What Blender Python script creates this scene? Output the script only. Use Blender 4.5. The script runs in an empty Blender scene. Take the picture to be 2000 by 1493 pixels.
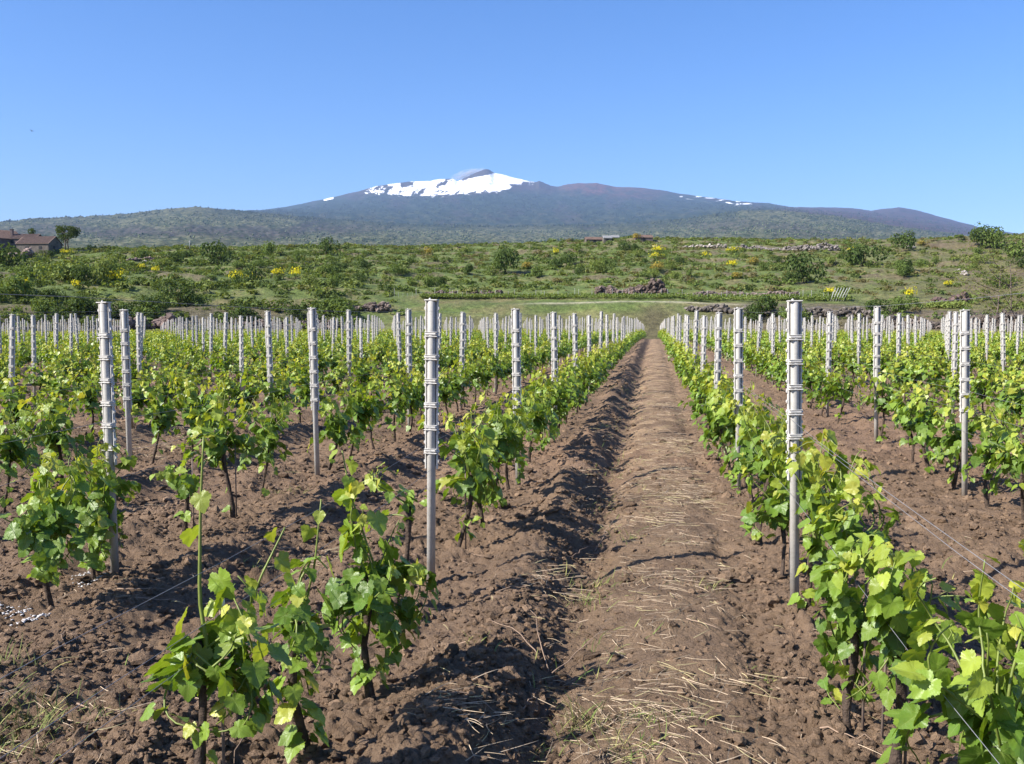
import bpy, math, random
import numpy as np
from mathutils import Vector, Matrix

SC = bpy.context.scene
COL = SC.collection
R = math.radians

# ------------------------------------------------------------------ camera, sky, sun, exposure
F, CX, CY, EYE = 1850.0, 1000.0, 746.5, 1.65          # focal length in pixels of a 2000 px wide frame
YAW, PITCH = R(8.51), R(3.79)
cam_data = bpy.data.cameras.new('camera')
cam_data.sensor_width = 36.0
cam_data.lens = 36.0 * F / 2000.0
cam_data.clip_start, cam_data.clip_end = 0.05, 90000.0
cam = bpy.data.objects.new('camera', cam_data); COL.objects.link(cam)
cam.location = (0, 0, EYE)
cam.rotation_euler = (math.pi / 2 - PITCH, 0, YAW)
SC.camera = cam

SUN_EL, SHADOW_DIR = R(38), R(60)                      # shadows run this far from the row direction, towards +X
world = bpy.data.worlds.new('World'); SC.world = world
world.use_nodes = True
wn = world.node_tree.nodes; wn.clear()
sky = wn.new('ShaderNodeTexSky'); sky.sky_type = 'NISHITA'
sky.sun_disc = False
sky.sun_elevation = SUN_EL
sun_az = SHADOW_DIR + math.pi                          # compass angle of the sun measured from +Y towards +X
sky.sun_rotation = sun_az
sky.altitude = 700; sky.air_density = 1.0; sky.dust_density = 1.3; sky.ozone_density = 4.0
bg = wn.new('ShaderNodeBackground'); bg.inputs['Strength'].default_value = 0.098
out = wn.new('ShaderNodeOutputWorld')
hs = wn.new('ShaderNodeHueSaturation'); hs.inputs['Saturation'].default_value = 1.27; hs.inputs['Hue'].default_value = .509   # the clear deep blue of that morning
world.node_tree.links.new(sky.outputs[0], hs.inputs['Color'])
world.node_tree.links.new(hs.outputs[0], bg.inputs[0])
world.node_tree.links.new(bg.outputs[0], out.inputs[0])

sun_data = bpy.data.lights.new('sun', 'SUN')
sun_data.energy = 5.0; sun_data.angle = R(0.53); sun_data.color = (1.0, 0.95, 0.87)
sun = bpy.data.objects.new('sun', sun_data); COL.objects.link(sun)
to_sun = Vector((math.sin(sun_az) * math.cos(SUN_EL), math.cos(sun_az) * math.cos(SUN_EL), math.sin(SUN_EL)))
sun.rotation_euler = to_sun.to_track_quat('Z', 'Y').to_euler()
sun.location = (-20, -20, 40)

SC.render.engine = 'CYCLES'
SC.view_settings.view_transform = 'Standard'
SC.view_settings.look = 'None'
SC.view_settings.exposure = 1.08
SC.view_settings.gamma = 1.0
SC.view_settings.use_curve_mapping = False
SC.cycles.use_denoising = True
SC.cycles.max_bounces = 6
SC.cycles.diffuse_bounces = 3
SC.cycles.glossy_bounces = 2
SC.cycles.transmission_bounces = 3
SC.cycles.volume_bounces = 0
SC.cycles.caustics_reflective = False
SC.cycles.caustics_refractive = False

# ------------------------------------------------------------------ helpers
def ray(px, py):
    """World direction through a pixel of the 2000 x 1493 frame."""
    px = np.asarray(px, float); py = np.asarray(py, float)
    x = (px - CX) / F; y = (CY - py) / F; z = -np.ones_like(x)
    a = math.pi / 2 - PITCH
    y2 = y * math.cos(a) - z * math.sin(a); z2 = y * math.sin(a) + z * math.cos(a)
    c, s = math.cos(YAW), math.sin(YAW)
    return x * c - y2 * s, x * s + y2 * c, z2

def az_el(px, py):
    x, y, z = ray(px, py)
    return np.arctan2(x, y), z / np.hypot(x, y)

def project(x, y, z):
    c, s = math.cos(-YAW), math.sin(-YAW)
    x1 = x * c - y * s; y1 = x * s + y * c; z1 = z - EYE
    a = -(math.pi / 2 - PITCH)
    y2 = y1 * math.cos(a) - z1 * math.sin(a); z2 = y1 * math.sin(a) + z1 * math.cos(a)
    d = np.where(np.abs(z2) < 1e-6, -1e-6, z2)
    return CX + F * x1 / -d, CY - F * y2 / -d, -z2

def _hash(ix, iy, seed):
    h = (ix.astype(np.int64) * 374761393 + iy.astype(np.int64) * 668265263 + seed * 974634777) & 0xFFFFFFFF
    h = ((h ^ (h >> 13)) * 1274126177) & 0xFFFFFFFF
    h = (h ^ (h >> 16)) & 0xFFFFFFFF
    return h / 4294967295.0

def noise(x, y, seed=0):
    """Gradient noise in about -1..1."""
    x = np.asarray(x, float); y = np.asarray(y, float)
    x0 = np.floor(x); y0 = np.floor(y); fx = x - x0; fy = y - y0
    u = fx * fx * fx * (fx * (fx * 6 - 15) + 10); v = fy * fy * fy * (fy * (fy * 6 - 15) + 10)
    def g(ix, iy, dx, dy):
        a = _hash(ix, iy, seed) * 2 * math.pi
        return np.cos(a) * dx + np.sin(a) * dy
    a = g(x0, y0, fx, fy); b = g(x0 + 1, y0, fx - 1, fy)
    c = g(x0, y0 + 1, fx, fy - 1); d = g(x0 + 1, y0 + 1, fx - 1, fy - 1)
    return 1.5 * ((a * (1 - u) + b * u) * (1 - v) + (c * (1 - u) + d * u) * v)

def fbm(x, y, seed=0, octaves=4, gain=0.5):
    t, amp = 0, 1.0
    for k in range(octaves):
        t = t + amp * noise(x * 2 ** k, y * 2 ** k, seed + 17 * k); amp *= gain
    return t

def sstep(a, b, x):
    t = np.clip((x - a) / (b - a), 0, 1); return t * t * (3 - 2 * t)

class MB:
    """Collects vertices, triangles / quads and per-vertex attributes, then links ONE mesh object."""
    def __init__(self): self.v, self.f, self.c, self.u, self.n = [], [], [], [], 0
    def add(self, V, Fc, col=None, uv=None):
        V = np.asarray(V, float).reshape(-1, 3)
        if isinstance(Fc, np.ndarray): Fc = [Fc]
        for q in Fc:
            q = np.asarray(q, np.int64)
            if len(q): self.f.append(q + self.n)
        self.v.append(V); self.n += len(V)
        if col is not None:
            col = np.asarray(col, float)
            self.c.append(np.broadcast_to(col, (len(V), 3)))
        if uv is not None: self.u.append(np.asarray(uv, float))
    def mesh(self, name, mat, smooth=True):
        V = np.concatenate(self.v); me = bpy.data.meshes.new(name)
        me.vertices.add(len(V)); me.vertices.foreach_set('co', V.astype(np.float32).ravel())
        tot = sum(q.size for q in self.f); npoly = sum(len(q) for q in self.f)
        loops = np.concatenate([q.ravel() for q in self.f]).astype(np.int32)
        sizes = np.concatenate([np.full(len(q), q.shape[1], np.int32) for q in self.f])
        starts = np.concatenate([[0], np.cumsum(sizes)[:-1]]).astype(np.int32)
        me.loops.add(tot); me.loops.foreach_set('vertex_index', loops)
        me.polygons.add(npoly); me.polygons.foreach_set('loop_start', starts)
        try: me.polygons.foreach_set('loop_total', sizes)
        except Exception: pass
        me.polygons.foreach_set('use_smooth', np.full(npoly, smooth, bool))
        if self.c:
            a = me.attributes.new('Col', 'FLOAT_COLOR', 'POINT')
            C4 = np.ones((len(V), 4), np.float32); C4[:, :3] = np.concatenate(self.c)
            a.data.foreach_set('color', C4.ravel())
        if self.u:
            a = me.attributes.new('blade', 'FLOAT_VECTOR', 'POINT')
            a.data.foreach_set('vector', np.concatenate(self.u).astype(np.float32).ravel())
        me.update(calc_edges=True)
        if isinstance(mat, (list, tuple)):
            for m in mat: me.materials.append(m)
        else: me.materials.append(mat)
        return me
    def build(self, name, mat, parent=None, smooth=True):
        return link(name, self.mesh(name, mat, smooth), parent)

def link(name, data, parent=None):
    o = bpy.data.objects.new(name, data); COL.objects.link(o)
    if parent is not None: o.parent = parent
    return o

def tag(o, label=None, cat=None, group=None, kind=None):
    if label: o['label'] = label
    if cat: o['category'] = cat
    if group: o['group'] = group
    if kind: o['kind'] = kind
    return o

def empty(name, loc, rz=0.0):
    o = bpy.data.objects.new(name, None); COL.objects.link(o)
    o.location = loc; o.rotation_euler = (0, 0, rz); o.empty_display_size = 0.1
    return o

def copy_tree(o, kids, parent=None):
    c = o.copy(); COL.objects.link(c); c.parent = parent
    for ch in kids.get(o.name, []): copy_tree(ch, kids, c)
    return c

def tube(pts, rad, n=6, cap=True):
    """Tube along a polyline with a radius per point."""
    P = np.asarray(pts, float); k = len(P)
    rad = np.broadcast_to(np.asarray(rad, float), (k,))
    T = np.gradient(P, axis=0); T /= np.linalg.norm(T, axis=1)[:, None] + 1e-12
    ref = np.array([1.0, 0, 0]) if abs(T[0, 0]) < 0.8 else np.array([0, 1.0, 0])
    V = []
    for i in range(k):
        a = ref - T[i] * np.dot(ref, T[i]); a /= np.linalg.norm(a) + 1e-12; b = np.cross(T[i], a); ref = a
        an = np.arange(n) * 2 * math.pi / n
        V.append(P[i] + rad[i] * (np.cos(an)[:, None] * a + np.sin(an)[:, None] * b))
    V = np.concatenate(V)
    i = np.arange(k - 1)[:, None] * n; j = np.arange(n)[None, :]; j2 = (j + 1) % n
    Q = np.stack([i + j, i + j2, i + n + j2, i + n + j], -1).reshape(-1, 4)
    Fc = [Q]
    if cap:
        V = np.concatenate([V, P[:1], P[-1:]]); a0 = k * n
        jj = np.arange(n); j2 = (jj + 1) % n
        Fc.append(np.stack([j2, jj, np.full(n, a0)], -1))
        Fc.append(np.stack([(k - 1) * n + jj, (k - 1) * n + j2, np.full(n, a0 + 1)], -1))
    return V, Fc

def box(c, s, bev=0.0):
    """Axis box; with bev the vertical and horizontal edges are chamfered."""
    cx, cy, cz = c; hx, hy, hz = s[0] / 2, s[1] / 2, s[2] / 2
    if bev <= 0:
        V = np.array([[x, y, z] for z in (-hz, hz) for y in (-hy, hy) for x in (-hx, hx)])
        Q = np.array([[0, 2, 3, 1], [4, 5, 7, 6], [0, 1, 5, 4], [2, 6, 7, 3], [0, 4, 6, 2], [1, 3, 7, 5]])
        return V + np.array(c), [Q]
    b = min(bev, hx * .9, hy * .9, hz * .9)
    def ring(dx, dy, bb, z):
        return [[-dx + bb, -dy, z], [dx - bb, -dy, z], [dx, -dy + bb, z], [dx, dy - bb, z], [dx - bb, dy, z], [-dx + bb, dy, z], [-dx, dy - bb, z], [-dx, -dy + bb, z]]
    rings = [ring(hx - b, hy - b, b, -hz), ring(hx, hy, b, -hz + b), ring(hx, hy, b, hz - b), ring(hx - b, hy - b, b, hz)]
    V = np.array(rings).reshape(-1, 3); Q = []
    for k in range(3):
        for j in range(8): Q.append([k * 8 + j, k * 8 + (j + 1) % 8, k * 8 + 8 + (j + 1) % 8, k * 8 + 8 + j])
    return V + np.array(c), [np.array(Q), np.array([[7, 6, 5, 4, 3, 2, 1, 0], [24, 25, 26, 27, 28, 29, 30, 31]])]

def icosphere(sub=1):
    import bmesh
    bm = bmesh.new(); bmesh.ops.create_icosphere(bm, subdivisions=sub, radius=1.0)
    V = np.array([v.co[:] for v in bm.verts]); Q = np.array([[v.index for v in f.verts] for f in bm.faces]); bm.free()
    return V, Q

def unit(v):
    return v / (np.linalg.norm(v, axis=-1, keepdims=True) + 1e-12)

# ------------------------------------------------------------------ materials
def material(name):
    m = bpy.data.materials.new(name); m.use_nodes = True
    nt = m.node_tree; b = nt.nodes['Principled BSDF']
    return m, nt, b

def nd(nt, t, **kw):
    n = nt.nodes.new(t)
    for k, v in kw.items(): setattr(n, k, v)
    return n

def mix_rgb(nt, fac, a, b, mode='MIX'):
    n = nd(nt, 'ShaderNodeMix', data_type='RGBA', blend_type=mode)
    for sock, val in ((n.inputs[0], fac), (n.inputs[6], a), (n.inputs[7], b)):
        if hasattr(val, 'links'): nt.links.new(val, sock)
        elif isinstance(val, (tuple, list)): sock.default_value = (*val, 1.0)
        else: sock.default_value = val
    return n.outputs[2]

def math_node(nt, op, a, b=0.0, c=0.0, clamp=False):
    n = nd(nt, 'ShaderNodeMath', operation=op, use_clamp=clamp)
    for sock, val in zip(n.inputs, (a, b, c)):
        if hasattr(val, 'links'): nt.links.new(val, sock)
        else: sock.default_value = val
    return n.outputs[0]

def noise_tex(nt, scale, detail=4.0, rough=0.55, vec=None):
    n = nd(nt, 'ShaderNodeTexNoise'); n.inputs['Scale'].default_value = scale
    n.inputs['Detail'].default_value = detail; n.inputs['Roughness'].default_value = rough
    if vec is not None: nt.links.new(vec, n.inputs['Vector'])
    return n.outputs['Fac']

def ramp(nt, fac, p0, p1):
    n = nd(nt, 'ShaderNodeMapRange'); n.inputs[1].default_value = p0; n.inputs[2].default_value = p1
    nt.links.new(fac, n.inputs[0]); return n.outputs[0]

def coords(nt, kind='Object'):
    return nd(nt, 'ShaderNodeTexCoord').outputs[kind]

def world_pos(nt):
    return nd(nt, 'ShaderNodeNewGeometry').outputs['Position']

def attr(nt, name, out='Color'):
    n = nd(nt, 'ShaderNodeAttribute'); n.attribute_name = name; return n.outputs[out]

def bump(nt, b, height, strength, dist):
    n = nd(nt, 'ShaderNodeBump'); n.inputs['Strength'].default_value = strength; n.inputs['Distance'].default_value = dist
    nt.links.new(height, n.inputs['Height']); nt.links.new(n.outputs[0], b.inputs['Normal'])

def simple(name, col, rough=0.8, var=0.25, scale=8.0, metal=0.0, bmp=0.0, bscale=40.0, spec=0.3):
    m, nt, b = material(name)
    v = coords(nt)
    f = noise_tex(nt, scale, 5, 0.6, v)
    dark = tuple(c * (1 - var) for c in col); lite = tuple(min(1, c * (1 + var)) for c in col)
    nt.links.new(mix_rgb(nt, ramp(nt, f, .3, .7), dark, lite), b.inputs['Base Color'])
    b.inputs['Roughness'].default_value = rough; b.inputs['Metallic'].default_value = metal
    b.inputs['Specular IOR Level'].default_value = spec
    if bmp: bump(nt, b, noise_tex(nt, bscale, 5, .6, v), bmp, 0.02)
    return m

def leaf_material(name, veins, trans=0.35, rough=0.42, spec=0.45):
    """Leaf colour comes with each leaf; veins are drawn in the leaf's own plane."""
    m, nt, b = material(name)
    col = attr(nt, 'Col')
    nz = noise_tex(nt, 35.0, 3, .6, world_pos(nt))
    c = mix_rgb(nt, math_node(nt, 'MULTIPLY', ramp(nt, nz, .3, .75), .35), col, (0.20, 0.25, 0.04))
    if veins:
        uv = attr(nt, 'blade', 'Vector')
        sx = nd(nt, 'ShaderNodeSeparateXYZ'); nt.links.new(uv, sx.inputs[0])
        ax = math_node(nt, 'ABSOLUTE', sx.outputs[0]); y = sx.outputs[1]
        mask = None
        for ang, ln in ((0.0, 1.0), (0.86, .62), (1.75, .42)):
            s, co = math.sin(ang), math.cos(ang)
            d = math_node(nt, 'ABSOLUTE', math_node(nt, 'SUBTRACT', math_node(nt, 'MULTIPLY', ax, co), math_node(nt, 'MULTIPLY', y, s)))
            along = math_node(nt, 'ADD', math_node(nt, 'MULTIPLY', ax, s), math_node(nt, 'MULTIPLY', y, co))
            w = math_node(nt, 'LESS_THAN', d, math_node(nt, 'MULTIPLY', math_node(nt, 'SUBTRACT', ln + .05, along), .022))
            w = math_node(nt, 'MULTIPLY', w, math_node(nt, 'GREATER_THAN', along, -0.02))
            # side veins branching off each main vein
            k = math_node(nt, 'FRACT', math_node(nt, 'SUBTRACT', math_node(nt, 'MULTIPLY', along, 7.0), math_node(nt, 'MULTIPLY', d, 6.0)))
            sv = math_node(nt, 'MULTIPLY', math_node(nt, 'LESS_THAN', math_node(nt, 'ABSOLUTE', math_node(nt, 'SUBTRACT', k, .5)), .06), math_node(nt, 'LESS_THAN', d, .13))
            sv = math_node(nt, 'MULTIPLY', sv, math_node(nt, 'GREATER_THAN', along, .08))
            w = math_node(nt, 'MAXIMUM', w, math_node(nt, 'MULTIPLY', sv, .3))
            mask = w if mask is None else math_node(nt, 'MAXIMUM', mask, w)
        c = mix_rgb(nt, math_node(nt, 'MULTIPLY', mask, .32), c, (0.34, 0.40, 0.12))
    nt.links.new(c, b.inputs['Base Color'])
    b.inputs['Roughness'].default_value = rough; b.inputs['Specular IOR Level'].default_value = spec
    if veins: bump(nt, b, math_node(nt, 'ADD', noise_tex(nt, 60, 3, .5, world_pos(nt)), math_node(nt, 'MULTIPLY', mask, -.5)), 0.35, 0.006)
    t = nd(nt, 'ShaderNodeBsdfTranslucent')
    nt.links.new(mix_rgb(nt, 1.0, c, (1.5, 1.35, 0.5), 'MULTIPLY'), t.inputs['Color'])
    mx = nd(nt, 'ShaderNodeMixShader'); mx.inputs[0].default_value = trans
    nt.links.new(b.outputs[0], mx.inputs[1]); nt.links.new(t.outputs[0], mx.inputs[2])
    nt.links.new(mx.outputs[0], nt.nodes['Material Output'].inputs['Surface'])
    return m

def painted(name, rough=.9, scale=1.0, amt=.3, bmp=0.0, bscale=3.0, bdist=.1, spec=.2):
    """Own colour stored per vertex, broken up by noise."""
    m, nt, b = material(name)
    col = attr(nt, 'Col'); p = world_pos(nt)
    f = noise_tex(nt, scale, 6, .65, p)
    k = nd(nt, 'ShaderNodeMapRange'); nt.links.new(f, k.inputs[0]); k.inputs[1].default_value = .25; k.inputs[2].default_value = .75
    k.inputs[3].default_value = 1 - amt; k.inputs[4].default_value = 1 + amt
    cmb = nd(nt, 'ShaderNodeCombineColor')
    for i in range(3): nt.links.new(k.outputs[0], cmb.inputs[i])
    nt.links.new(mix_rgb(nt, 1.0, col, cmb.outputs[0], 'MULTIPLY'), b.inputs['Base Color'])
    b.inputs['Roughness'].default_value = rough; b.inputs['Specular IOR Level'].default_value = spec
    if bmp: bump(nt, b, noise_tex(nt, bscale, 6, .65, p), bmp, bdist)
    return m

def soil_material():
    m, nt, b = material('vineyard_soil')
    col = attr(nt, 'Col'); p = world_pos(nt)
    f1 = noise_tex(nt, 3.0, 8, .7, p); f2 = noise_tex(nt, 45.0, 6, .7, p)
    c = mix_rgb(nt, ramp(nt, f1, .3, .7), mix_rgb(nt, 1.0, col, (.78, .76, .74), 'MULTIPLY'), mix_rgb(nt, 1.0, col, (1.2, 1.18, 1.15), 'MULTIPLY'))
    c = mix_rgb(nt, math_node(nt, 'MULTIPLY', ramp(nt, f2, .50, .70), .5), c, (.30, .22, .16))
    f3 = noise_tex(nt, 70.0, 5, .7, p)
    c = mix_rgb(nt, math_node(nt, 'MULTIPLY', ramp(nt, f3, .55, .72), .45), c, (.085, .055, .038))
    nt.links.new(c, b.inputs['Base Color'])
    b.inputs['Roughness'].default_value = .95; b.inputs['Specular IOR Level'].default_value = .1
    h = math_node(nt, 'ADD', noise_tex(nt, 28, 8, .68, p), math_node(nt, 'MULTIPLY', noise_tex(nt, 110, 5, .7, p), .6))
    bump(nt, b, h, 1.0, .035)
    return m

M = {}
M['soil'] = soil_material()
M['land'] = painted('grassy_land', .95, 1.1, .6, 1.0, 2.2, .35)
M['rock'] = painted('lava_stone', .9, 2.0, .35, .6, 6.0, .08)
def slope_material():
    m, nt, b = material('volcano_slope')
    col = attr(nt, 'Col'); p = world_pos(nt)
    c = col
    for sc, lo, hi, amt in ((.060, .50, .58, .75), (.020, .50, .60, .65), (.005, .42, .62, .4)):   # trees and thickets, dark on the paler slope
        f = math_node(nt, 'MULTIPLY', ramp(nt, noise_tex(nt, sc, 3, .6, p), lo, hi), amt, clamp=True)
        bright = nd(nt, 'ShaderNodeSeparateColor'); nt.links.new(col, bright.inputs[0])
        f = math_node(nt, 'MULTIPLY', f, math_node(nt, 'LESS_THAN', bright.outputs[2], .5))        # not on the snow
        c = mix_rgb(nt, f, c, (.026, .040, .022))
    nt.links.new(c, b.inputs['Base Color']); b.inputs['Roughness'].default_value = 1; b.inputs['Specular IOR Level'].default_value = 0
    return m
M['mountain'] = slope_material()
M['leaf'] = leaf_material('vine_leaf', True)
M['leaf_plain'] = leaf_material('small_vine_leaf', False)
M['bush'] = leaf_material('bush_leaf', False, .30, .7, .15)
M['bark'] = simple('vine_bark', (.075, .052, .038), .9, .45, 30, bmp=.8, bscale=70)
M['wood'] = simple('tree_bark', (.13, .10, .08), .9, .35, 3, bmp=.6, bscale=12)
M['shoot'] = simple('green_shoot', (.16, .20, .04), .5, .25, 20, spec=.4)
M['wire'] = simple('galvanised_wire', (.20, .20, .21), .6, .2, 4)
M['straw'] = painted('dry_straw', .8, 20, .25)
M['cane'] = simple('rusty_stake', (.20, .15, .12), .7, .35, 10, metal=.2)
M['white'] = simple('white_clip', (.75, .75, .72), .5, .05)
M['lime'] = simple('white_residue', (.50, .48, .47), .95, .25, 60)
def post_material():
    m, nt, b = material('galvanised_post')
    v = coords(nt)
    f = noise_tex(nt, 9, 6, .65, v); g = noise_tex(nt, 60, 4, .6, v)
    c = mix_rgb(nt, ramp(nt, f, .3, .7), (.37, .355, .325), (.53, .50, .45))
    c = mix_rgb(nt, math_node(nt, 'MULTIPLY', ramp(nt, g, .55, .75), .4), c, (.20, .19, .18))
    sx = nd(nt, 'ShaderNodeSeparateXYZ'); nt.links.new(v, sx.inputs[0])
    low = nd(nt, 'ShaderNodeMapRange'); nt.links.new(sx.outputs[2], low.inputs[0]); low.inputs[1].default_value = .22; low.inputs[2].default_value = .0
    c = mix_rgb(nt, math_node(nt, 'MULTIPLY', low.outputs[0], .8), c, (.24, .17, .12))
    nt.links.new(c, b.inputs['Base Color']); b.inputs['Roughness'].default_value = .75; b.inputs['Metallic'].default_value = .0
    b.inputs['Specular IOR Level'].default_value = .2
    bump(nt, b, g, .15, .004)
    return m
M['post'] = post_material()
M['band'] = simple('post_band', (.52, .495, .455), .75, .2, 20, spec=.2)
M['groove'] = simple('post_groove', (.06, .06, .065), .7, .2, 20)

# ------------------------------------------------------------------ terrain
ROWS_L = [-1.33 - 2.07 * k for k in range(46)]
ROWS_R = [0.83 + 2.05 * k for k in range(28)]
VINE_END = 131.0

ST_PX = np.array([-900, 0, 300, 600, 850, 1250, 1600, 1800, 2000, 2900])
def _row(v): return [v[0]] + v + [v[-1]]
STATIONS = [   # distance, picture height of the ground there at each ST_PX
    (150, _row([604, 606, 606, 600, 590, 600, 612, 610])),
    (160, _row([580, 584, 584, 582, 579.5, 588, 598, 600])),
    (168, _row([560, 562, 566, 570, 562, 574, 582, 586])),
    (235, _row([522, 522, 520, 520, 514, 518, 522, 528])),
    (300, _row([497, 491, 487, 485, 471, 475, 475, 476])),
    (345, _row([494, 489, 486, 484.5, 468.5, 471.5, 468, 460])),
    (430, _row([500, 500, 496, 496, 488, 488, 480, 468])),
    (700, _row([512, 512, 512, 512, 512, 512, 512, 512])),
    (1300, _row([514] * 8)),
]
ST_AZ, _ = az_el(ST_PX, np.full(len(ST_PX), 600.0))

def base_z(r): return np.where(r > 40, -0.00013 * (r - 40) ** 2, 0.0)

def terrace(x, y, r):
    t = r / 19.0 + .9 * noise(x * .012, y * .012, 95) + .15 * noise(x * .06, y * .06, 96)
    return t - np.floor(t)

def far_z(x, y):
    """Large shape of the land: flat vineyard that dips gently, an embankment, a terrace and the scrub hill."""
    x = np.asarray(x, float); y = np.asarray(y, float)
    r = np.hypot(x, y); az = np.arctan2(x, y)
    rs = [0, 136.0] + [s[0] for s in STATIONS]
    zs = [np.zeros_like(r), np.full_like(r, float(base_z(np.array(136.0))))]
    for rr, ys in STATIONS:
        _, el = az_el(ST_PX, np.array(ys, float))
        zs.append(EYE + rr * np.interp(az, ST_AZ, el))
    zs = np.stack(zs); rs = np.array(rs)
    i = np.clip(np.searchsorted(rs, r, side='right') - 1, 0, len(rs) - 2)
    t = np.clip((r - rs[i]) / (rs[i + 1] - rs[i]), 0, 1)
    lo = np.take_along_axis(zs, i[None], 0)[0]; hi = np.take_along_axis(zs, (i + 1)[None], 0)[0]
    zz = lo * (1 - t) + hi * t
    rough = sstep(138, 175, r) * sstep(1200, 500, r)
    zz = zz + rough * (0.7 * fbm(x * .06, y * .06, 91, 3) + 0.25 * fbm(x * .3, y * .3, 92, 3))
    fr = terrace(x, y, r)
    zz = zz + 1.0 * (sstep(.80, 1.0, fr) - fr + .5) * sstep(176, 190, r) * sstep(335, 315, r)
    return np.where(r < 136, base_z(r), zz)

def furrow_z(x, y):
    """Ridges and hollows that the plough left between the rows (no clods)."""
    x = np.asarray(x, float); y = np.asarray(y, float)
    r = np.hypot(x, y)
    k = 0.22 + 0.72 * np.clip(noise(x * .25, y * .62, 5) + .6 * noise(x * .6, y * 1.7, 6) + .40, 0, 1.5)
    z = 0.21 * k * np.exp(-((x + .80 + .09 * noise(x * 0, y * .7, 7)) / .19) ** 2)
    z = z - 0.09 * np.exp(-((x + .42) / .15) ** 2)
    z = z + 0.05 * np.exp(-((x - .15) / .3) ** 2) - .03 * np.exp(-((x - .52) / .1) ** 2)
    other = 0
    for xr in ROWS_L[1:14]:
        xc = xr + 1.03
        other = other + 0.13 * k * np.exp(-((x - xc + .55) / .22) ** 2) - .05 * np.exp(-((x - xc + .1) / .25) ** 2) + 0.10 * k * np.exp(-((x - xc - .5) / .2) ** 2)
    for xr in ROWS_R[:12]:
        xc = xr + 1.02
        other = other + 0.07 * k * np.exp(-((x - xc + .5) / .25) ** 2) - .04 * np.exp(-((x - xc) / .3) ** 2) + 0.09 * k * np.exp(-((x - xc - .5) / .2) ** 2)
    z = z + other
    z = z + .045 * fbm(x * .7, y * .7, 11, 3)
    return z * sstep(134, 60, r)

def cells(x, y, seed):
    """Broken clods: one rounded lump of random height and size per cell."""
    x = np.asarray(x, float); y = np.asarray(y, float)
    ix, iy = np.floor(x), np.floor(y); best = np.zeros_like(x)
    for dx in (-1, 0, 1):
        for dy in (-1, 0, 1):
            cx, cy = ix + dx, iy + dy
            px, py = cx + .1 + .8 * _hash(cx, cy, seed), cy + .1 + .8 * _hash(cx, cy, seed + 1)
            hgt = _hash(cx, cy, seed + 2) ** 1.5; rad = .35 + .4 * _hash(cx, cy, seed + 3)
            d = np.hypot(x - px, (y - py) * (.8 + .5 * _hash(cx, cy, seed + 4))) / rad
            best = np.maximum(best, hgt * np.sqrt(np.clip(1 - d * d, 0, 1)))
    return best

def clod_z(x, y):
    x = np.asarray(x, float); y = np.asarray(y, float)
    path = np.exp(-((x - .1) / .40) ** 2)
    rough = (1 - .72 * path) * (.55 + .45 * np.clip(noise(x * .8, y * .8, 20) + .5, 0, 1.3))
    wx = x + .05 * noise(x * 9, y * 9, 26); wy = y + .05 * noise(x * 9, y * 9, 27)
    a = np.abs(noise(x * 3.1, y * 3.1, 21)); d = np.abs(noise(x * 31, y * 31, 24))
    return rough * (.055 * (.4 - a) + .036 * cells(wx * 6, wy * 6, 200) + .036 * cells(wx * 13, wy * 13, 210) + .022 * cells(x * 27, y * 27, 220) + .010 * (.4 - d)) + .012 * noise(x * 2, y * 2, 25)

def ground_z(x, y):
    r = np.hypot(x, y)
    return far_z(x, y) + furrow_z(x, y) * (r < 134)

def gz(x, y): return float(ground_z(np.array([x]), np.array([y]))[0])

def ground_pt(px, py):
    x, y, z = ray(px, py); t = -EYE / z
    return float(x * t), float(y * t)

def hill_pt(px, py, r0=137.0, r1=700.0):
    """Where the sight line of a pixel meets the land beyond the vineyard."""
    x, y, z = ray(px, py); h = math.hypot(x, y)
    rr = np.linspace(r0, r1, 1600)
    X, Y, Z = x / h * rr, y / h * rr, EYE + z / h * rr
    G = far_z(X, Y); hit = np.nonzero(G >= Z)[0]
    i = hit[0] if len(hit) else int(np.argmin(np.abs(rr - 330)))
    return float(X[i]), float(Y[i]), float(G[i]), float(rr[i])

def path_mask(x, y): return np.exp(-((x - .08) / .5) ** 4)

def polar_grid(rs, azs):
    A, Rr = np.meshgrid(azs, rs); X = np.sin(A) * Rr; Y = np.cos(A) * Rr
    nr, na = len(rs), len(azs)
    i = np.arange(nr - 1)[:, None] * na; j = np.arange(na - 1)[None, :]
    Q = np.stack([i + j, i + j + 1, i + na + j + 1, i + na + j], -1).reshape(-1, 4)[:, ::-1]
    return X.ravel(), Y.ravel(), Q

fan0, fan1 = R(-46), R(31)
az_dense = np.linspace(fan0, fan1, 680)
az_rest = np.linspace(fan1, fan0 + 2 * math.pi, 60)[1:]
AZS = np.concatenate([az_dense, az_rest])
RS_NEAR = np.concatenate([[0.02, .4, .8, 1.2], 1.4 * np.power(136.0 / 1.4, np.linspace(0, 1, 1700))])
X, Y, Q = polar_grid(RS_NEAR, AZS)
rr = np.hypot(X, Y)
Zg = ground_z(X, Y) + clod_z(X, Y) * sstep(90, 25, rr) * 1.0
n1 = fbm(X * .5, Y * .5, 31, 4); n2 = fbm(X * 1.7, Y * 2.4, 32, 4); n3 = fbm(X * .13, Y * .13, 33, 3)
soil = np.array([.212, .146, .098])[None] * (1 + .16 * n1 + .10 * n2)[:, None]
red = sstep(.1, .8, n3 + .4 * sstep(.8, 3.5, X))[:, None]
soil = soil * (1 - .5 * red) + np.array([.255, .163, .108])[None] * .5 * red * (1 + .2 * n2)[:, None]
straw_tint = path_mask(X, Y) * sstep(-.15, .7, n2 + .25) * (0.35 + .5 * sstep(4, 14, rr))
alley = 0
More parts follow.
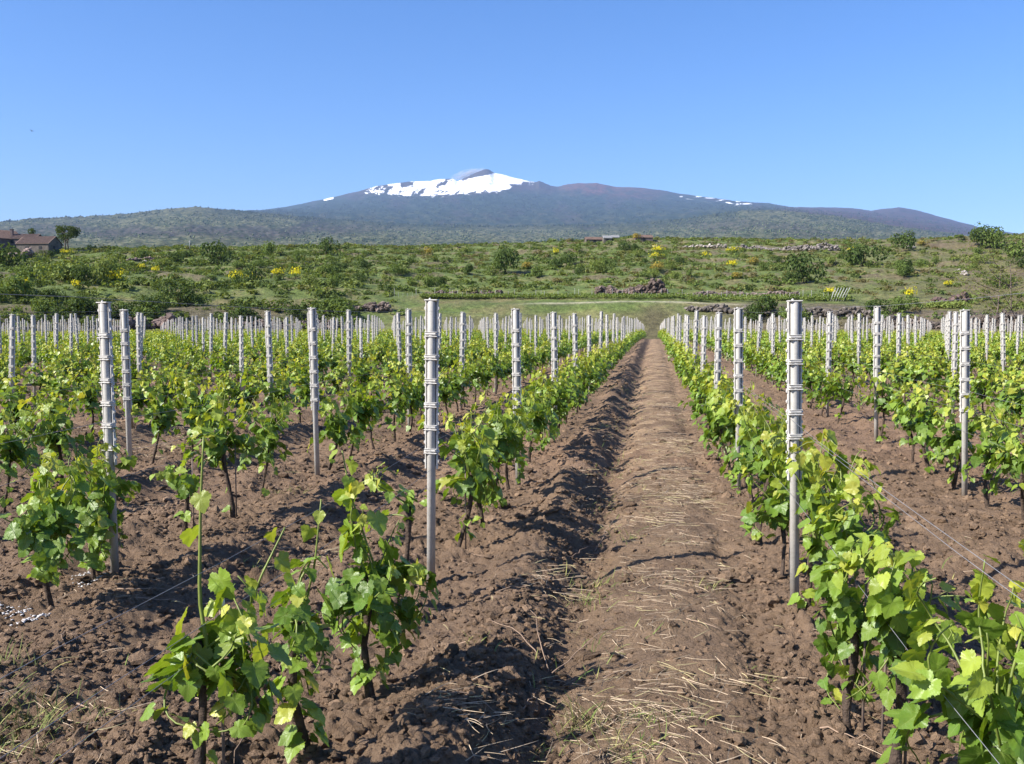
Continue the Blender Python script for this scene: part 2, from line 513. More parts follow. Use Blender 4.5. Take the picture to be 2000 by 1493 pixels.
for xr in (ROWS_L[1:16] + ROWS_R[:14]):
    xc = xr + 1.03
    alley = alley + np.exp(-((X - xc) / .45) ** 2)
straw_tint = np.clip(straw_tint + .45 * alley * sstep(.1, .9, n2 + .5 * n3) * (np.abs(X) > .9), 0, 1)[:, None]
soil = soil * (1 - straw_tint) + np.array([.36, .255, .16])[None] * straw_tint
g = MB(); g.add(np.stack([X, Y, Zg], 1), Q, np.clip(soil, .01, 1))
tag(g.build('ground', M['soil']), 'brown ploughed vineyard soil with clods and straw', kind='structure')

# hillside beyond the vineyard
az_h = np.concatenate([np.linspace(fan0, fan1, 620), az_rest])
RS_H = np.concatenate([np.linspace(136, 180, 60)[:-1], np.linspace(180, 440, 170)[:-1], np.linspace(440, 1300, 25)])
X, Y, Q = polar_grid(RS_H, az_h)
rr = np.hypot(X, Y); Zg = far_z(X, Y); PX, PY, _ = project(X, Y, Zg)
n1 = fbm(X * .03, Y * .03, 41, 4); n2 = fbm(X * .15, Y * .15, 42, 4); n3 = fbm(X * .5, Y * .5, 43, 3)
green = np.array([.112, .150, .040]); olive = np.array([.18, .165, .065]); brown = np.array([.155, .105, .070]); straw = np.array([.24, .19, .09])
w_b = np.clip(.65 * sstep(1500, 1900, PX) + .6 * sstep(.2, 1.0, n1 + .5 * n2) , 0, 1)
c = green[None] * (1 + .3 * n2)[:, None]
w_o = sstep(-.2, .7, n2 + .3 * n3)[:, None] * .7
c = c * (1 - w_o) + olive[None] * w_o
c = c * (1 - w_b[:, None] * .7) + brown[None] * w_b[:, None] * .7
bank = (sstep(148, 144, rr) * sstep(700, 900, PX) * sstep(1500, 1300, PX))[:, None]
c = c * (1 - bank) + bank * (np.array([.150, .145, .060])[None] * (1 + .25 * n2 + .2 * n3)[:, None])
bankr = (sstep(157, 152, rr) * np.clip(sstep(1350, 1500, PX) + sstep(720, 500, PX), 0, 1))[:, None] * .75
c = c * (1 - bankr) + bankr * (np.array([.115, .085, .062])[None] * (1 + .35 * n3)[:, None])
scarp = (sstep(.78, .86, terrace(X, Y, rr)) * sstep(176, 190, rr) * sstep(335, 315, rr) * sstep(-.4, .3, n2 + .5 * n3))[:, None] * .75
c = c * (1 - scarp) + scarp * (np.array([.12, .092, .062])[None] * (1 + .35 * n3)[:, None])
track = (np.exp(-((rr - 151.2) / .9) ** 2) * sstep(980, 1100, PX) * sstep(1500, 1400, PX))[:, None]
c = c * (1 - track) + np.array([.36, .33, .22])[None] * track
gap = (np.exp(-(X / 2.0) ** 2) * sstep(150, 146, rr))[:, None] * .7        # worn way straight up the bank from the path
c = c * (1 - gap) + np.array([.085, .068, .040])[None] * gap
h = MB(); h.add(np.stack([X, Y, Zg], 1), Q, np.clip(c, .01, 1))
tag(h.build('hillside', M['land']), 'scrub covered hillside with terraces beyond the vineyard', kind='structure')

# ------------------------------------------------------------------ the volcano
sil_px = np.array([-1500, 0, 60, 150, 240, 330, 400, 470, 560, 640, 700, 740, 800, 840, 860, 886, 894, 900, 920, 936, 948, 956, 965, 985, 1000, 1020, 1036, 1046, 1053, 1062, 1075, 1090, 1110, 1130, 1165, 1200, 1250, 1290, 1330, 1400, 1450, 1500, 1545, 1600, 1660, 1700, 1730, 1755, 1775, 1800, 1850, 1900, 1920, 2000, 3200])
sil_py = np.array([470, 446, 440, 437, 432, 424, 420, 416, 404, 388, 374, 363, 355, 354, 350, 350, 354, 352, 342, 335, 330.5, 331.5, 338, 342, 346.5, 351, 355, 356, 353, 357, 363, 365, 360, 358, 358, 365, 367, 371.5, 379, 388, 394.5, 397, 405.5, 405, 406.5, 411.5, 408, 405, 408, 413.5, 427.5, 440, 446.5, 458, 478])
fr_px = np.array([-1500, 0, 60, 150, 240, 330, 370, 400, 440, 470, 520, 600, 700, 800, 1000, 1200, 1330, 1420, 1450, 1500, 1545, 1650, 1755, 1860, 1950, 2050, 3200])
fr_py = np.array([470, 434, 428, 424, 419, 408, 405, 406, 410, 412, 417, 425, 432, 438, 442, 438, 428, 416, 412, 411, 413, 425, 443, 456, 466, 473, 485])
A0, A1 = R(-47), R(32)
mz = np.linspace(A0, A1, 1250)
px_axis = np.linspace(-1400, 3100, 4501); az_axis, _ = az_el(px_axis, np.full(px_axis.shape, 420.0))
mpx = np.interp(mz, az_axis, px_axis)
jag = 1.2 * noise(mpx * .045, mpx * 0 + 3, 61) + .7 * noise(mpx * .13, mpx * 0 + 7, 62)
s_y = np.interp(mpx, sil_px, sil_py)
kern = np.exp(-(np.arange(-90, 91) / 38.0) ** 2); kern /= kern.sum()
s_soft = np.convolve(np.pad(s_y, 90, mode='edge'), kern, 'valid')
f_y = np.interp(mpx, fr_px, fr_py)
rad = np.concatenate([np.linspace(900, 3000, 30)[:-1], np.linspace(3000, 6000, 110)[:-1], np.linspace(6000, 6800, 14)[:-1], np.linspace(6800, 14000, 170)[:-1], np.linspace(14000, 17500, 16)])
RR, AA = np.meshgrid(rad, mz, indexing='ij'); PXm = np.broadcast_to(mpx, RR.shape)
Ysil = np.broadcast_to(s_y, RR.shape); Yfr = np.broadcast_to(f_y, RR.shape)
t1 = np.clip((RR - 900) / 5100, 0, 1); y1 = 512 + (Yfr - 512) * t1 ** .8
t2 = np.clip((RR - 6000) / 800, 0, 1); y2 = Yfr + 2.0 * t2
top_t = np.clip((RR - 6800) / 7200, 0, 1)
wsil = sstep(.55, 1.0, top_t); Ytop = s_soft[None] * (1 - wsil) + Ysil * wsil
y3 = (Yfr + 2.0) + (Ytop - Yfr - 2.0) * top_t ** .9
YP = np.where(RR < 6000, y1, np.where(RR < 6800, y2, y3))
bumpy = 2.2 * fbm(PXm * .018, RR * .0016, 63, 4) + 1.1 * fbm(PXm * .06, RR * .005, 64, 3)
YP = YP + bumpy * np.clip(t1 * 2, 0, 1) * np.where(RR > 6000, sstep(0, .15, top_t) * sstep(1, .82, top_t), 1 - t1 ** 6)
YP = YP + jag[None] * (.55 * sstep(.9, 1.0, top_t) + 1.2 * np.where(RR < 6000, sstep(.9, 1, t1), sstep(.06, 0, top_t)))
behind = np.clip((RR - 14000) / 3500, 0, 1); YP = YP + 70 * behind
_, EL = az_el(PXm, YP)
Xm, Ym, Zm = np.sin(AA) * RR, np.cos(AA) * RR, EYE + RR * EL
Zm = Zm - np.where(RR < 905, 60, 0)
hf = noise(Xm * .021, Ym * .012, 71) + noise(Xm * .05, Ym * .03, 72)
Zm = Zm + np.where(RR < 6000, 5.0, 3.0) * hf * sstep(1, .9, top_t) * np.where(RR < 6000, 1 - t1 ** 10, 1)
na = len(mz); i = np.arange(len(rad) - 1)[:, None] * na; j = np.arange(na - 1)[None, :]
Q = np.stack([i + j, i + na + j, i + na + j + 1, i + j + 1], -1).reshape(-1, 4)[:, ::-1]
# own colours of the slopes: forest, heath, lava, red ash, snow
P_x, P_y, _ = project(Xm, Ym, Zm)
m1 = fbm(PXm * .012, P_y * .03, 73, 4); m2 = fbm(PXm * .05, P_y * .14, 74, 4); m3 = fbm(PXm * .16, P_y * .4, 75, 3)
pale = np.array([.145, .145, .088]); dark = np.array([.036, .055, .042]); heath = np.array([.076, .066, .068]); lava = np.array([.085, .058, .054]); redash = np.array([.17, .070, .058]); snow = np.array([.93, .93, .95])
def lerp(a, b, w): return a * (1 - w[..., None]) + b * w[..., None]
cm = np.broadcast_to(pale, Xm.shape + (3,)).copy() * (1 + .22 * m2 + .25 * m3)[..., None]
cm = lerp(cm, dark, np.clip(sstep(.15, .6, m2 + .6 * m3), 0, 1) * .75)
fr_zone = (RR < 6500)
# the purple heath band that crosses the front slopes
heath_line = np.interp(PXm, [-900, 0, 250, 500, 700, 900, 1200, 1450, 1700, 3000], [452, 450, 452, 458, 445, 430, 432, 440, 462, 470])
w_h = sstep(16, 4, np.abs(P_y - heath_line + 9 * m1)) * np.interp(PXm, [0, 200, 650, 800, 1250, 1350, 1600, 1750], [.6, .9, .9, .25, .3, .6, .6, 0])
cm = lerp(cm, heath * 1.0, np.clip(w_h, 0, 1) * .9)
up = sstep(-15, 6, (Yfr + 3 - P_y) + 10 * m1 + 5 * m2) * (PXm > 420) * (PXm < 1440) + sstep(6300, 7200, RR) * np.ones_like(PXm)
up = np.clip(up, 0, 1)
upc = np.broadcast_to(dark * np.array([1.05, 1.0, 1.05]), Xm.shape + (3,)).copy() * (1 + .3 * m2 + .2 * m3)[..., None]
upc = lerp(upc, heath * .9, sstep(.1, .8, m1 + .4 * m2) * .7)
upc = lerp(upc, pale * .62, sstep(0, .5, m2 - .3 * m1 + .4 * m3) * sstep(.45, .0, top_t) * .8)
high = sstep(4, 26, np.interp(PXm, [560, 700, 860, 1000, 1150, 1300, 1450, 1545], [400, 392, 392, 388, 392, 396, 402, 412]) - P_y + 6 * m1 + 4 * m2)
upc = lerp(upc, lava, high)
upc = lerp(upc, redash, high * sstep(1085, 1120, PXm) * sstep(1320, 1180, PXm) * sstep(-.5, .3, m2 + .2) * .8)
upc = lerp(upc, lava * np.array([1.1, .95, 1.15]), sstep(1500, 1560, PXm) * .9)
cm = lerp(cm, upc, up)
# snow: lies above a ragged line, cut by dark ribs, off the wind-swept cone top
low_line = np.interp(PXm, [700, 716, 760, 800, 860, 900, 940, 975, 990, 1005, 1022, 1042, 1056], [364, 377, 380, 382, 383.5, 378, 376, 374, 368, 360, 357, 357, 350])
top_line = np.interp(PXm, [700, 890, 903, 925, 948, 966, 980, 1060], [330, 330, 354, 347, 343, 338.5, 330, 330])
rib = noise(PXm * .065 + (P_y - 360) * .06 + 1.2 * m1, P_y * .035, 77) + .5 * noise(PXm * .22 + (P_y - 360) * .12, P_y * .10, 78) + .3 * noise(PXm * .5, P_y * .5, 80)
rib_t = np.interp(PXm, [700, 730, 800, 880, 930, 1000], [-.2, -.1, .10, .36, .55, .95])
w_s = sstep(1.2, -1.2, P_y - low_line + 4.5 * m2 + 2.0 * m3) * sstep(-1.0, 1.0, P_y - top_line + 1.5 * m3) * sstep(.10, -.06, rib * (1 + .9 * m1) - rib_t - .25 * m2) * (PXm > 703) * (PXm < 1050) * (RR > 7500)
streak = sstep(.25, .45, noise(PXm * .06, P_y * .35, 79)) * sstep(7, 2, np.abs(P_y - s_y[None] - 4)) * ((PXm > 1325) & (PXm < 1470)) * (RR > 9000)
streak2 = ((PXm > 632) & (PXm < 652) & (np.abs(P_y - s_y[None] - 1) < 2.5)) * (RR > 9000)
cm = lerp(cm, snow, np.clip(w_s + streak + streak2, 0, 1))
mo = MB(); mo.add(np.stack([Xm, Ym, Zm], -1).reshape(-1, 3), Q, np.clip(cm.reshape(-1, 3), .005, 1))
tag(mo.build('mountain', M['mountain']), 'broad volcano with snow near its smoking summit', kind='structure')

# trees that roughen the front slopes and stand along the near ridge
rngf = np.random.default_rng(404)
nf = 70000
fr_ = np.concatenate([rngf.uniform(1300, 6100, nf - 25000), rngf.uniform(5500, 6200, 3000), rngf.uniform(6200, 11500, 22000)]); fi = (fr_[:, None] >= 0)
fa = rngf.uniform(R(-44), R(29), nf); fx, fy = np.sin(fa) * fr_, np.cos(fa) * fr_
clum = noise(fx * .0022, fy * .0016, 405) + .6 * noise(fx * .008, fy * .006, 406)
tpx, tpy, _ = project(fx, fy, Zm[np.clip(np.searchsorted(rad, fr_) - 1, 0, len(rad) - 2), np.clip(np.searchsorted(mz, fa) - 1, 0, len(mz) - 2)])
hz_w = sstep(18, 5, np.abs(tpy - np.interp(tpx, [-900, 0, 250, 500, 700, 900, 1200, 1450, 1700, 3000], [452, 450, 452, 458, 445, 430, 432, 440, 462, 470]) + 6 * noise(tpx * .012, tpy * .03, 73))) * np.interp(tpx, [0, 700, 850], [.85, .85, .3])
kf = rngf.random(nf) < sstep(-.5, .7, clum) * (1 - hz_w); fa, fr_, fx, fy = fa[kf], fr_[kf], fx[kf], fy[kf]; nf = len(fa)
ii = np.clip(np.searchsorted(rad, fr_) - 1, 0, len(rad) - 2); jj = np.clip(np.searchsorted(mz, fa) - 1, 0, len(mz) - 2)
fz = Zm[ii, jj]
fs = rngf.uniform(1.6, 4.2, nf) * (.6 + fr_ / 9000)
VT = np.array([(0, 0, 1.9), (1, 0, .8), (0, 1, .9), (-1, 0, .75), (0, -1, .85), (0, 0, -.2)]); FT = np.array([[0, 1, 2], [0, 2, 3], [0, 3, 4], [0, 4, 1], [5, 2, 1], [5, 3, 2], [5, 4, 3], [5, 1, 4]])
W = VT[None] * (1 + .25 * rngf.normal(0, 1, (nf, 6, 1)).clip(-1, 1)) * fs[:, None, None] + np.stack([fx, fy, fz], 1)[:, None]
fc = np.where(rngf.random((nf, 1)) < .6, np.array([.052, .075, .040]), np.array([.115, .135, .065])) * rngf.uniform(.7, 1.3, (nf, 1)) * (1 - .50 * sstep(4200, 6800, fr_))[:, None]
fm = MB(); fm.add(W.reshape(-1, 3), (FT[None] + (np.arange(nf) * 6)[:, None, None]).reshape(-1, 3), np.repeat(fc, 6, 0))
tag(fm.build('forest', painted('far_trees', 1, .05, .2)), 'distant trees speckling the lower slopes of the volcano', kind='stuff')

# ------------------------------------------------------------------ leaves
HALF = [(0.07, -.14), (.20, -.22), (.30, -.20), (.34, -.10), (.46, -.07), (.46, .03), (.55, .10), (.57, .21), (.52, .27), (.51, .37), (.46, .36), (.40, .41), (.43, .50), (.36, .57), (.33, .70), (.21, .77), (.12, .89)]
def toothed(h):
    o = []
    for (x0, y0), (x1, y1) in zip(h[:-1], h[1:]):
        o.append((x0, y0)); mx_, my_ = (x0 + x1) / 2, (y0 + y1) / 2; d = math.hypot(mx_, my_ - .22)
        k = 1 - .03 / max(d, .1); o.append((mx_ * k, .22 + (my_ - .22) * k))
    return o + [h[-1]]
HALF = toothed(HALF)
OUT_HI = np.array([(0.0, -.02)] + HALF + [(0.0, 1.0)] + [(-x, y) for x, y in HALF[::-1]])
H2 = [(.20, -.18), (.45, -.06), (.55, .20), (.38, .36), (.32, .60), (.14, .78)]
OUT_MID = np.array([(0.0, 0.0)] + H2 + [(0.0, 1.0)] + [(-x, y) for x, y in H2[::-1]])
OUT_LO = np.array([(0.0, -.12), (.5, .12), (.25, .62), (0.0, .95), (-.25, .62), (-.5, .12)])

def leaf_template(outline, rings):
    c = np.array([0.0, .22]); n = len(outline)
    pts = [c[None]]
    for k in rings: pts.append(c + (outline - c) * k)
    V2 = np.concatenate(pts); j = np.arange(n); j2 = (j + 1) % n
    tris = np.stack([np.zeros(n, int), 1 + j, 1 + j2], -1)
    quads = [np.stack([1 + q * n + j, 1 + (q + 1) * n + j, 1 + (q + 1) * n + j2, 1 + q * n + j2], -1) for q in range(len(rings) - 1)]
    return V2, tris, (np.concatenate(quads) if quads else np.zeros((0, 4), int))

LEAF = {'hi': leaf_template(OUT_HI, (.5, 1.0)), 'mid': leaf_template(OUT_MID, (1.0,)), 'lo': leaf_template(OUT_LO, (1.0,))}
OUT_DIA = (np.array([(0, -.1), (.48, .3), (0, .95), (-.48, .3)], float), np.array([[0, 1, 2], [0, 2, 3]]), np.zeros((0, 4), int))
LEAF['dia'] = OUT_DIA

def leaves_mesh(mb, P, N, T, S, C, kind, rng):
    """Place one curved leaf per row of P (base), N (face normal), T (tip direction), S (length), C (colour)."""
    V2, tri, quad = LEAF[kind]; n = len(P); k = len(V2)
    N = unit(N); T = unit(T - N * np.sum(T * N, 1, keepdims=True)); B = np.cross(T, N)
    x, y = V2[:, 0], V2[:, 1]
    fold = rng.uniform(-.05, .45, (n, 1)); curl = rng.uniform(-.05, .38, (n, 1)); tw = rng.uniform(-.22, .22, (n, 1)); ph = rng.uniform(0, 6.3, (n, 1))
    z = fold * np.abs(x)[None] * .7 - curl * ((y - .2) ** 2)[None] - .3 * curl * (x ** 2)[None] + tw * (x * y)[None]
    if kind in ('hi', 'mid'): z = z + .014 * np.sin(2 * ph + 23 * np.arctan2(x, y - .2)[None]) * np.hypot(x, y - .2)[None] ** 2 * 2 + .022 * np.sin(ph + 5 * np.arctan2(x, y - .2)[None]) * np.hypot(x, y - .2)[None] * 2
    W = P[:, None] + S[:, None, None] * (x[None, :, None] * B[:, None] + y[None, :, None] * T[:, None] + z[..., None] * N[:, None])
    off = (np.arange(n) * k)[:, None, None]
    Fs = [(tri[None] + off).reshape(-1, 3)]
    if len(quad): Fs.append((quad[None] + off).reshape(-1, 4))
    uv = np.tile(np.stack([x, y, 0 * x], 1), (n, 1))
    mb.add(W.reshape(-1, 3), Fs, np.repeat(C, k, 0), uv)

MATURE = np.array([.095, .185, .024]); MIDG = np.array([.205, .315, .036]); YOUNG_LIT = np.array([.400, .440, .060]); YELLOW = np.array([.52, .48, .07])
def leaf_colour(age_lit, rng, n):
    """age 0 old, 1 shoot tip; raised with height to paint sunlit vine tops."""
    a = np.clip(age_lit + rng.normal(0, .13, n), 0, 1)[:, None]
    c = np.where(a < .5, MATURE + (MIDG - MATURE) * a * 2, MIDG + (YOUNG_LIT - MIDG) * (a - .5) * 2)
    y = ((rng.random(n) < .05 + .3 * (age_lit > .85)))[:, None]
    return np.where(y, c * .4 + YELLOW * .6, c) * rng.uniform(.8, 1.2, (n, 1))

# ------------------------------------------------------------------ grapevines
def vine_shape(rng, s, kind):
    """Trunk line, shoots and leaves of one vine, its foot at the origin, the row along y."""
    zh = s.get('head', rng.uniform(.46, .60)); lean = rng.normal(0, .05, 2)
    n = 9; t = np.linspace(0, 1, n)
    tr = np.stack([lean[0] * t + .022 * np.sin(5 * t + rng.uniform(0, 6)), lean[1] * t + .025 * np.sin(4 * t + rng.uniform(0, 6)), -.06 + t * (zh + .06)], 1)
    trr = np.interp(t, [0, .12, .5, .9, 1], [.024, .016, .013, .016, .010]) * rng.uniform(.85, 1.2) * (1 + .15 * rng.normal(0, 1, n).clip(-1, 1))
    shoots = []; P, N, T, S, A = [], [], [], [], []
    ns = s.get('shoots', rng.integers(8, 12)); wy = s.get('wide', .34); wx = s.get('thick', .17); ztop = s.get('top', 1.08); zlow = s.get('low', .30)
    for k in range(ns):
        z0 = rng.uniform(zh - .16, zh + .04) if k else zh
        st = np.array([np.interp(z0, tr[:, 2], tr[:, 0]), np.interp(z0, tr[:, 2], tr[:, 1]), min(z0, zh)])
        hang = rng.random() < s.get('hang', .38)
        d = unit(np.array([rng.normal(0, .45), rng.normal(0, .75), rng.uniform(.0, .5) if hang else rng.uniform(.65, 1.2)]))
        L = s.get('length', 1.0) * (rng.uniform(.34, .6) if hang else rng.uniform(.42, .68)); st_n = int(L / .04); pts = [st]
        p = st.copy()
        for q in range(st_n):
            d = d + np.array([rng.normal(0, .10), rng.normal(0, .10), (-.19 if hang else -.012)])
            if abs(p[1]) > wy: d[1] -= .35 * np.sign(p[1])
            if abs(p[0]) > wx: d[0] -= .35 * np.sign(p[0])
            if p[2] > ztop - .08: d[2] -= .45
            if p[2] < zlow + .10: d[2] += .25
            d = unit(d); p = p + d * .04; pts.append(p.copy())
        pts = np.array(pts); shoots.append((pts, np.linspace(.0052, .0022, len(pts))))
        step = s.get('step', .047) * .86
        m = max(4, int(L / step))
        for q in range(m):
            f = (q + .4) / m; i = f * (len(pts) - 1); a = int(i); b = min(a + 1, len(pts) - 1); base = pts[a] + (pts[b] - pts[a]) * (i - a)
            outw = np.array([base[0] * 1.6, base[1] * .7, 0]) + rng.normal(0, .12, 3) * np.array([1, 1, .3])
            outw = unit(outw + 1e-4)
            size = np.interp(f, [0, .25, .7, 1], [.078, .092, .070, .038]) * rng.uniform(.72, 1.2) * s.get('leaf', 1.0)
            pet = unit(outw + np.array([0, 0, .35]) + rng.normal(0, .35, 3)) * size * rng.uniform(.35, .8)
            P.append(base + pet); S.append(size); A.append(np.clip(f * .8 + (base[2] - .68) * 1.0, 0, 1))  # age along the shoot, raised with height to paint yellow light on top leaves
            N.append(outw * .75 + np.array([0, 0, .55]) + rng.normal(0, .38, 3))
            T.append(np.array([0, 0, -.75]) + outw * .45 + rng.normal(0, .45, 3))
    for e in s.get('extra', []):                                   # long bare shoots that stand up out of the vine
        pts = np.array(e['pts'], float); tt = np.linspace(0, 1, 14)
        cur = np.stack([np.interp(tt, np.linspace(0, 1, len(pts)), pts[:, c]) for c in range(3)], 1)
        shoots.append((cur, np.linspace(e.get('rad', .0075), .003, 14)))
        for q in range(e.get('n', 8)):
            f = (q + .6) / e.get('n', 8); base = cur[int(f * 13)]; an = q * 2.6 + 1; outw = np.array([math.cos(an), math.sin(an), 0])
            size = np.interp(f, [0, 1], e.get('sizes', (.12, .045))) * rng.uniform(.85, 1.15)
            P.append(base + outw * size * .7 + np.array([0, 0, .03])); S.append(size); A.append(.35 + .6 * f)
            N.append(outw * .8 + np.array([0, 0, .4]) + rng.normal(0, .3, 3)); T.append(np.array([0, 0, -.8]) + outw * .4 + rng.normal(0, .3, 3))
    n_s = s.get('suckers', rng.integers(2, 8))
    for q in range(n_s):                                           # small leaves low on the trunk
        z0 = rng.uniform(.08, .35); an = rng.uniform(0, 6.3); outw = np.array([math.cos(an), math.sin(an), 0])
        P.append(np.array([np.interp(z0, tr[:, 2], tr[:, 0]), np.interp(z0, tr[:, 2], tr[:, 1]), z0]) + outw * rng.uniform(.02, .07)); S.append(rng.uniform(.04, .085)); A.append(.5)
        N.append(outw * .6 + np.array([0, 0, .6]) + rng.normal(0, .3, 3)); T.append(outw * .6 + np.array([0, 0, -.4]) + rng.normal(0, .3, 3))
    P, N, T, S, A = map(np.array, (P, N, T, S, A))
    keep = P[:, 2] > .05
    P, N, T, S, A = P[keep], N[keep], T[keep], S[keep], A[keep]
    fol = MB(); leaves_mesh(fol, P, N, T, S, leaf_colour(A, rng, len(P)), kind, rng)
    return (tr, trr), shoots, fol

def trunk_mb(tr, rad, rng, n=8):
    mb = MB(); V, Fc = tube(tr, rad, n); V = V + .003 * rng.normal(0, 1, V.shape); mb.add(V, Fc); return mb

def row_phrase(i):
    """i > 0: i-th row left of the path, i < 0: right."""
    o = ['first', 'second', 'third', 'fourth', 'fifth', 'sixth', 'seventh', 'eighth', 'ninth', 'tenth', 'eleventh', 'twelfth', 'thirteenth', 'fourteenth', 'fifteenth']
    k = abs(i) - 1
    return '%s row %s of the path' % (o[k] if k < len(o) else 'one outer', 'left' if i > 0 else 'right')

ORD = ['first', 'second', 'third', 'fourth', 'fifth', 'sixth', 'seventh', 'eighth', 'ninth', 'tenth', 'eleventh', 'twelfth']
rng0 = np.random.default_rng(7)
near_spec = {   # (row, index): what is particular about the vines that show largest
}
vines = []      # (r, row id, x, y, z, spec or None)
ROWSPEC = [(k + 1, x) for k, x in enumerate(ROWS_L)] + [(-(k + 1), x) for k, x in enumerate(ROWS_R)]
def in_view(x, y, z=.8, margin=0):
    px, py, d = project(np.array([x]), np.array([y]), np.array([z])); return d[0] > .5 and -margin < px[0] < 2000 + margin
NEAR_Y = {1: [(2.69, .01, dict(head=.66, top=.98, low=.40, shoots=9, hang=.65, suckers=6, leaf=.98, step=.040, wide=.03, thick=.03, length=.85,
                 extra=[dict(pts=[(-.03, .02, .55), (-.07, .03, .8), (-.07, .05, 1.08), (-.06, .06, 1.30)], n=6, rad=.008, sizes=(.11, .04)), dict(pts=[(.02, .05, .6), (.10, .10, .85), (.16, .16, 1.0)], n=4, rad=.005)])),
              (3.22, .08, dict(head=.60, top=.76, low=.08, shoots=8, hang=.75, suckers=26, wide=.03, thick=.03, leaf=.76, length=.85,
                 extra=[dict(pts=[(0, 0, .55), (.05, .0, .75), (.07, .02, .98)], n=5, rad=.005)])),
              (3.84, .16, dict(head=.55, top=.98, low=.10, shoots=18, hang=.62, suckers=18, wide=.08, thick=.08, leaf=.82, step=.036, extra=[dict(pts=[(0, 0, .6), (-.10, 0, .9), (-.14, .02, 1.08)], n=7, rad=.005)])),
              (5.0, -.08, dict(head=.62, top=.86, low=.45, shoots=3, hang=.3, wide=.06, thick=.05, leaf=.8, length=.8)),
              (6.43, -.01, dict(top=1.06, shoots=13, suckers=10)), (7.2, 0.03, dict(top=1.1, shoots=13))],
          -1: [(1.85, .05, dict(shoots=7, top=.66, wide=.15)), (2.18, .10, dict(head=.5, top=.92, low=.3, shoots=7, wide=.12, thick=.08, leaf=.9)), (2.60, .06, dict(head=.52, top=1.03, low=.24, shoots=15, hang=.42, leaf=.98, wide=.22, thick=.13, step=.040, suckers=8, extra=[dict(pts=[(.1, 0, .6), (.2, -.02, .85), (.26, -.03, 1.06)], n=6, rad=.005)])),
              (3.36, .02, dict(head=.56, top=.90, low=.45, shoots=7, hang=.3, leaf=.88, thick=.08, wide=.12, step=.040)),
              (3.80, -.03, dict(head=.5, top=.84, low=.18, shoots=13, hang=.6, wide=.10, leaf=.82, thick=.07, step=.040)),
              (4.45, .06, dict(head=.64, top=1.0, low=.50, shoots=12, hang=.35, thick=.11, wide=.17, leaf=.88, suckers=10, step=.040)), (5.25, -.02, dict(head=.62, top=1.02, low=.45, shoots=12, suckers=12)), (6.1, 0, dict(top=1.05, shoots=12)), (6.95, -.07, dict(head=.6, top=1.05, low=.5, shoots=12, suckers=6))],
          2: [(4.80, .03, dict(head=.50, top=.90, low=.20, shoots=18, hang=.5, thick=.13, wide=.18, step=.042)), (5.42, -.04, dict(head=.5, top=.92, low=.08, shoots=17, hang=.55, suckers=16, thick=.10, wide=.12, leaf=.9, step=.042)), (6.46, 0, dict(head=.4, top=.66, low=.28, shoots=3, hang=.4)), (7.1, .04, dict(head=.62, top=1.1, low=.5, shoots=14, wide=.34))],
          -2: []}
for rid, x in ROWSPEC:
    y0 = 0
    if rid in NEAR_Y and NEAR_Y[rid]:
        for (yy, dx, sp) in NEAR_Y[rid]: vines.append((math.hypot(x, yy), rid, x + dx, yy, sp))
        y0 = NEAR_Y[rid][-1][0] + .8
    else: y0 = 3.2 + rng0.uniform(0, .8)
    y = y0
    while y < VINE_END:
        rr_ = math.hypot(x, y)
        if rr_ > VINE_END - 1: break
        if rng0.random() > .05 and in_view(x, y, .8, 170):
            vines.append((rr_, rid, x + rng0.normal(0, .035), y + rng0.normal(0, .05), None))
        y += .83
vines.sort(key=lambda v: v[0])
seen = [v for v in vines if in_view(v[2], v[3], .75, 25 if v[0] > 12 else 300)]
single = set(id(v) for v in seen[:300])
N_HERO = 34
pool = []
def vine_label(rid, order):
    if order < 12: return 'leafy grapevine, %s from the camera in the %s' % (ORD[order], row_phrase(rid))
    return None
count = {}
for idx, v in enumerate([v for v in vines if id(v) in single]):
    r_, rid, x, y, sp = v
    z = gz(x, y)
    order = count.get(rid, 0); count[rid] = order + 1
    lab = vine_label(rid, order)
    grp = 'grapevines standing in the vineyard rows'
    hero = idx < N_HERO or sp is not None
    if lab is None:
        lab = 'leafy green grapevine farther along the %s' % row_phrase(rid)
        grp = 'grapevines farther along the %s' % row_phrase(rid)
    if hero:
        rng = np.random.default_rng(1300 + idx)
        s = dict(sp or {}); s.setdefault('shoots', int(rng.integers(12, 17)))
        (tr, trr), shoots, fol = vine_shape(rng, s, 'hi' if r_ < 12 else 'mid')
        root = empty('grapevine', (x, y, z))
        trunk_mb(tr, trr, rng).build('trunk', M['bark'], root)
        fol.build('foliage', M['leaf'], root)
        for pts, rad in shoots:
            sb = MB(); sb.add(*tube(pts, rad, 5)); sb.build('shoot', M['shoot'], root)
    else:
        if len(pool) < 16:
            rng = np.random.default_rng(3000 + len(pool))
            (tr, trr), shoots, fol = vine_shape(rng, dict(shoots=int(rng.integers(12, 17)), step=.046, wide=.45, hang=.42, low=.28, leaf=1.05, top=rng.uniform(1.0, 1.16)), 'mid')
            tb = trunk_mb(tr, trr, rng, 6)
            for pts, rad in shoots: tb.add(*tube(pts[::3], rad[::3], 3))
            root = empty('grapevine', (x, y, z))
            a = tb.build('trunk', M['bark'], root); b = fol.build('foliage', M['leaf_plain'], root)
            pool.append((a, b))
        else:
            a, b = pool[idx % 16] if idx % 7 else pool[int(rng0.integers(16))]
            root = empty('grapevine', (x, y, z))
            for q in (a, b):
                c = q.copy(); COL.objects.link(c); c.parent = root
            root.rotation_euler = (0, 0, rng0.choice([0, math.pi]) + rng0.normal(0, .15))
            sc = rng0.uniform(.88, 1.08); root.scale = (rng0.uniform(.9, 1.2), rng0.uniform(.95, 1.15), sc)
    tag(root, lab, 'grapevine', grp)

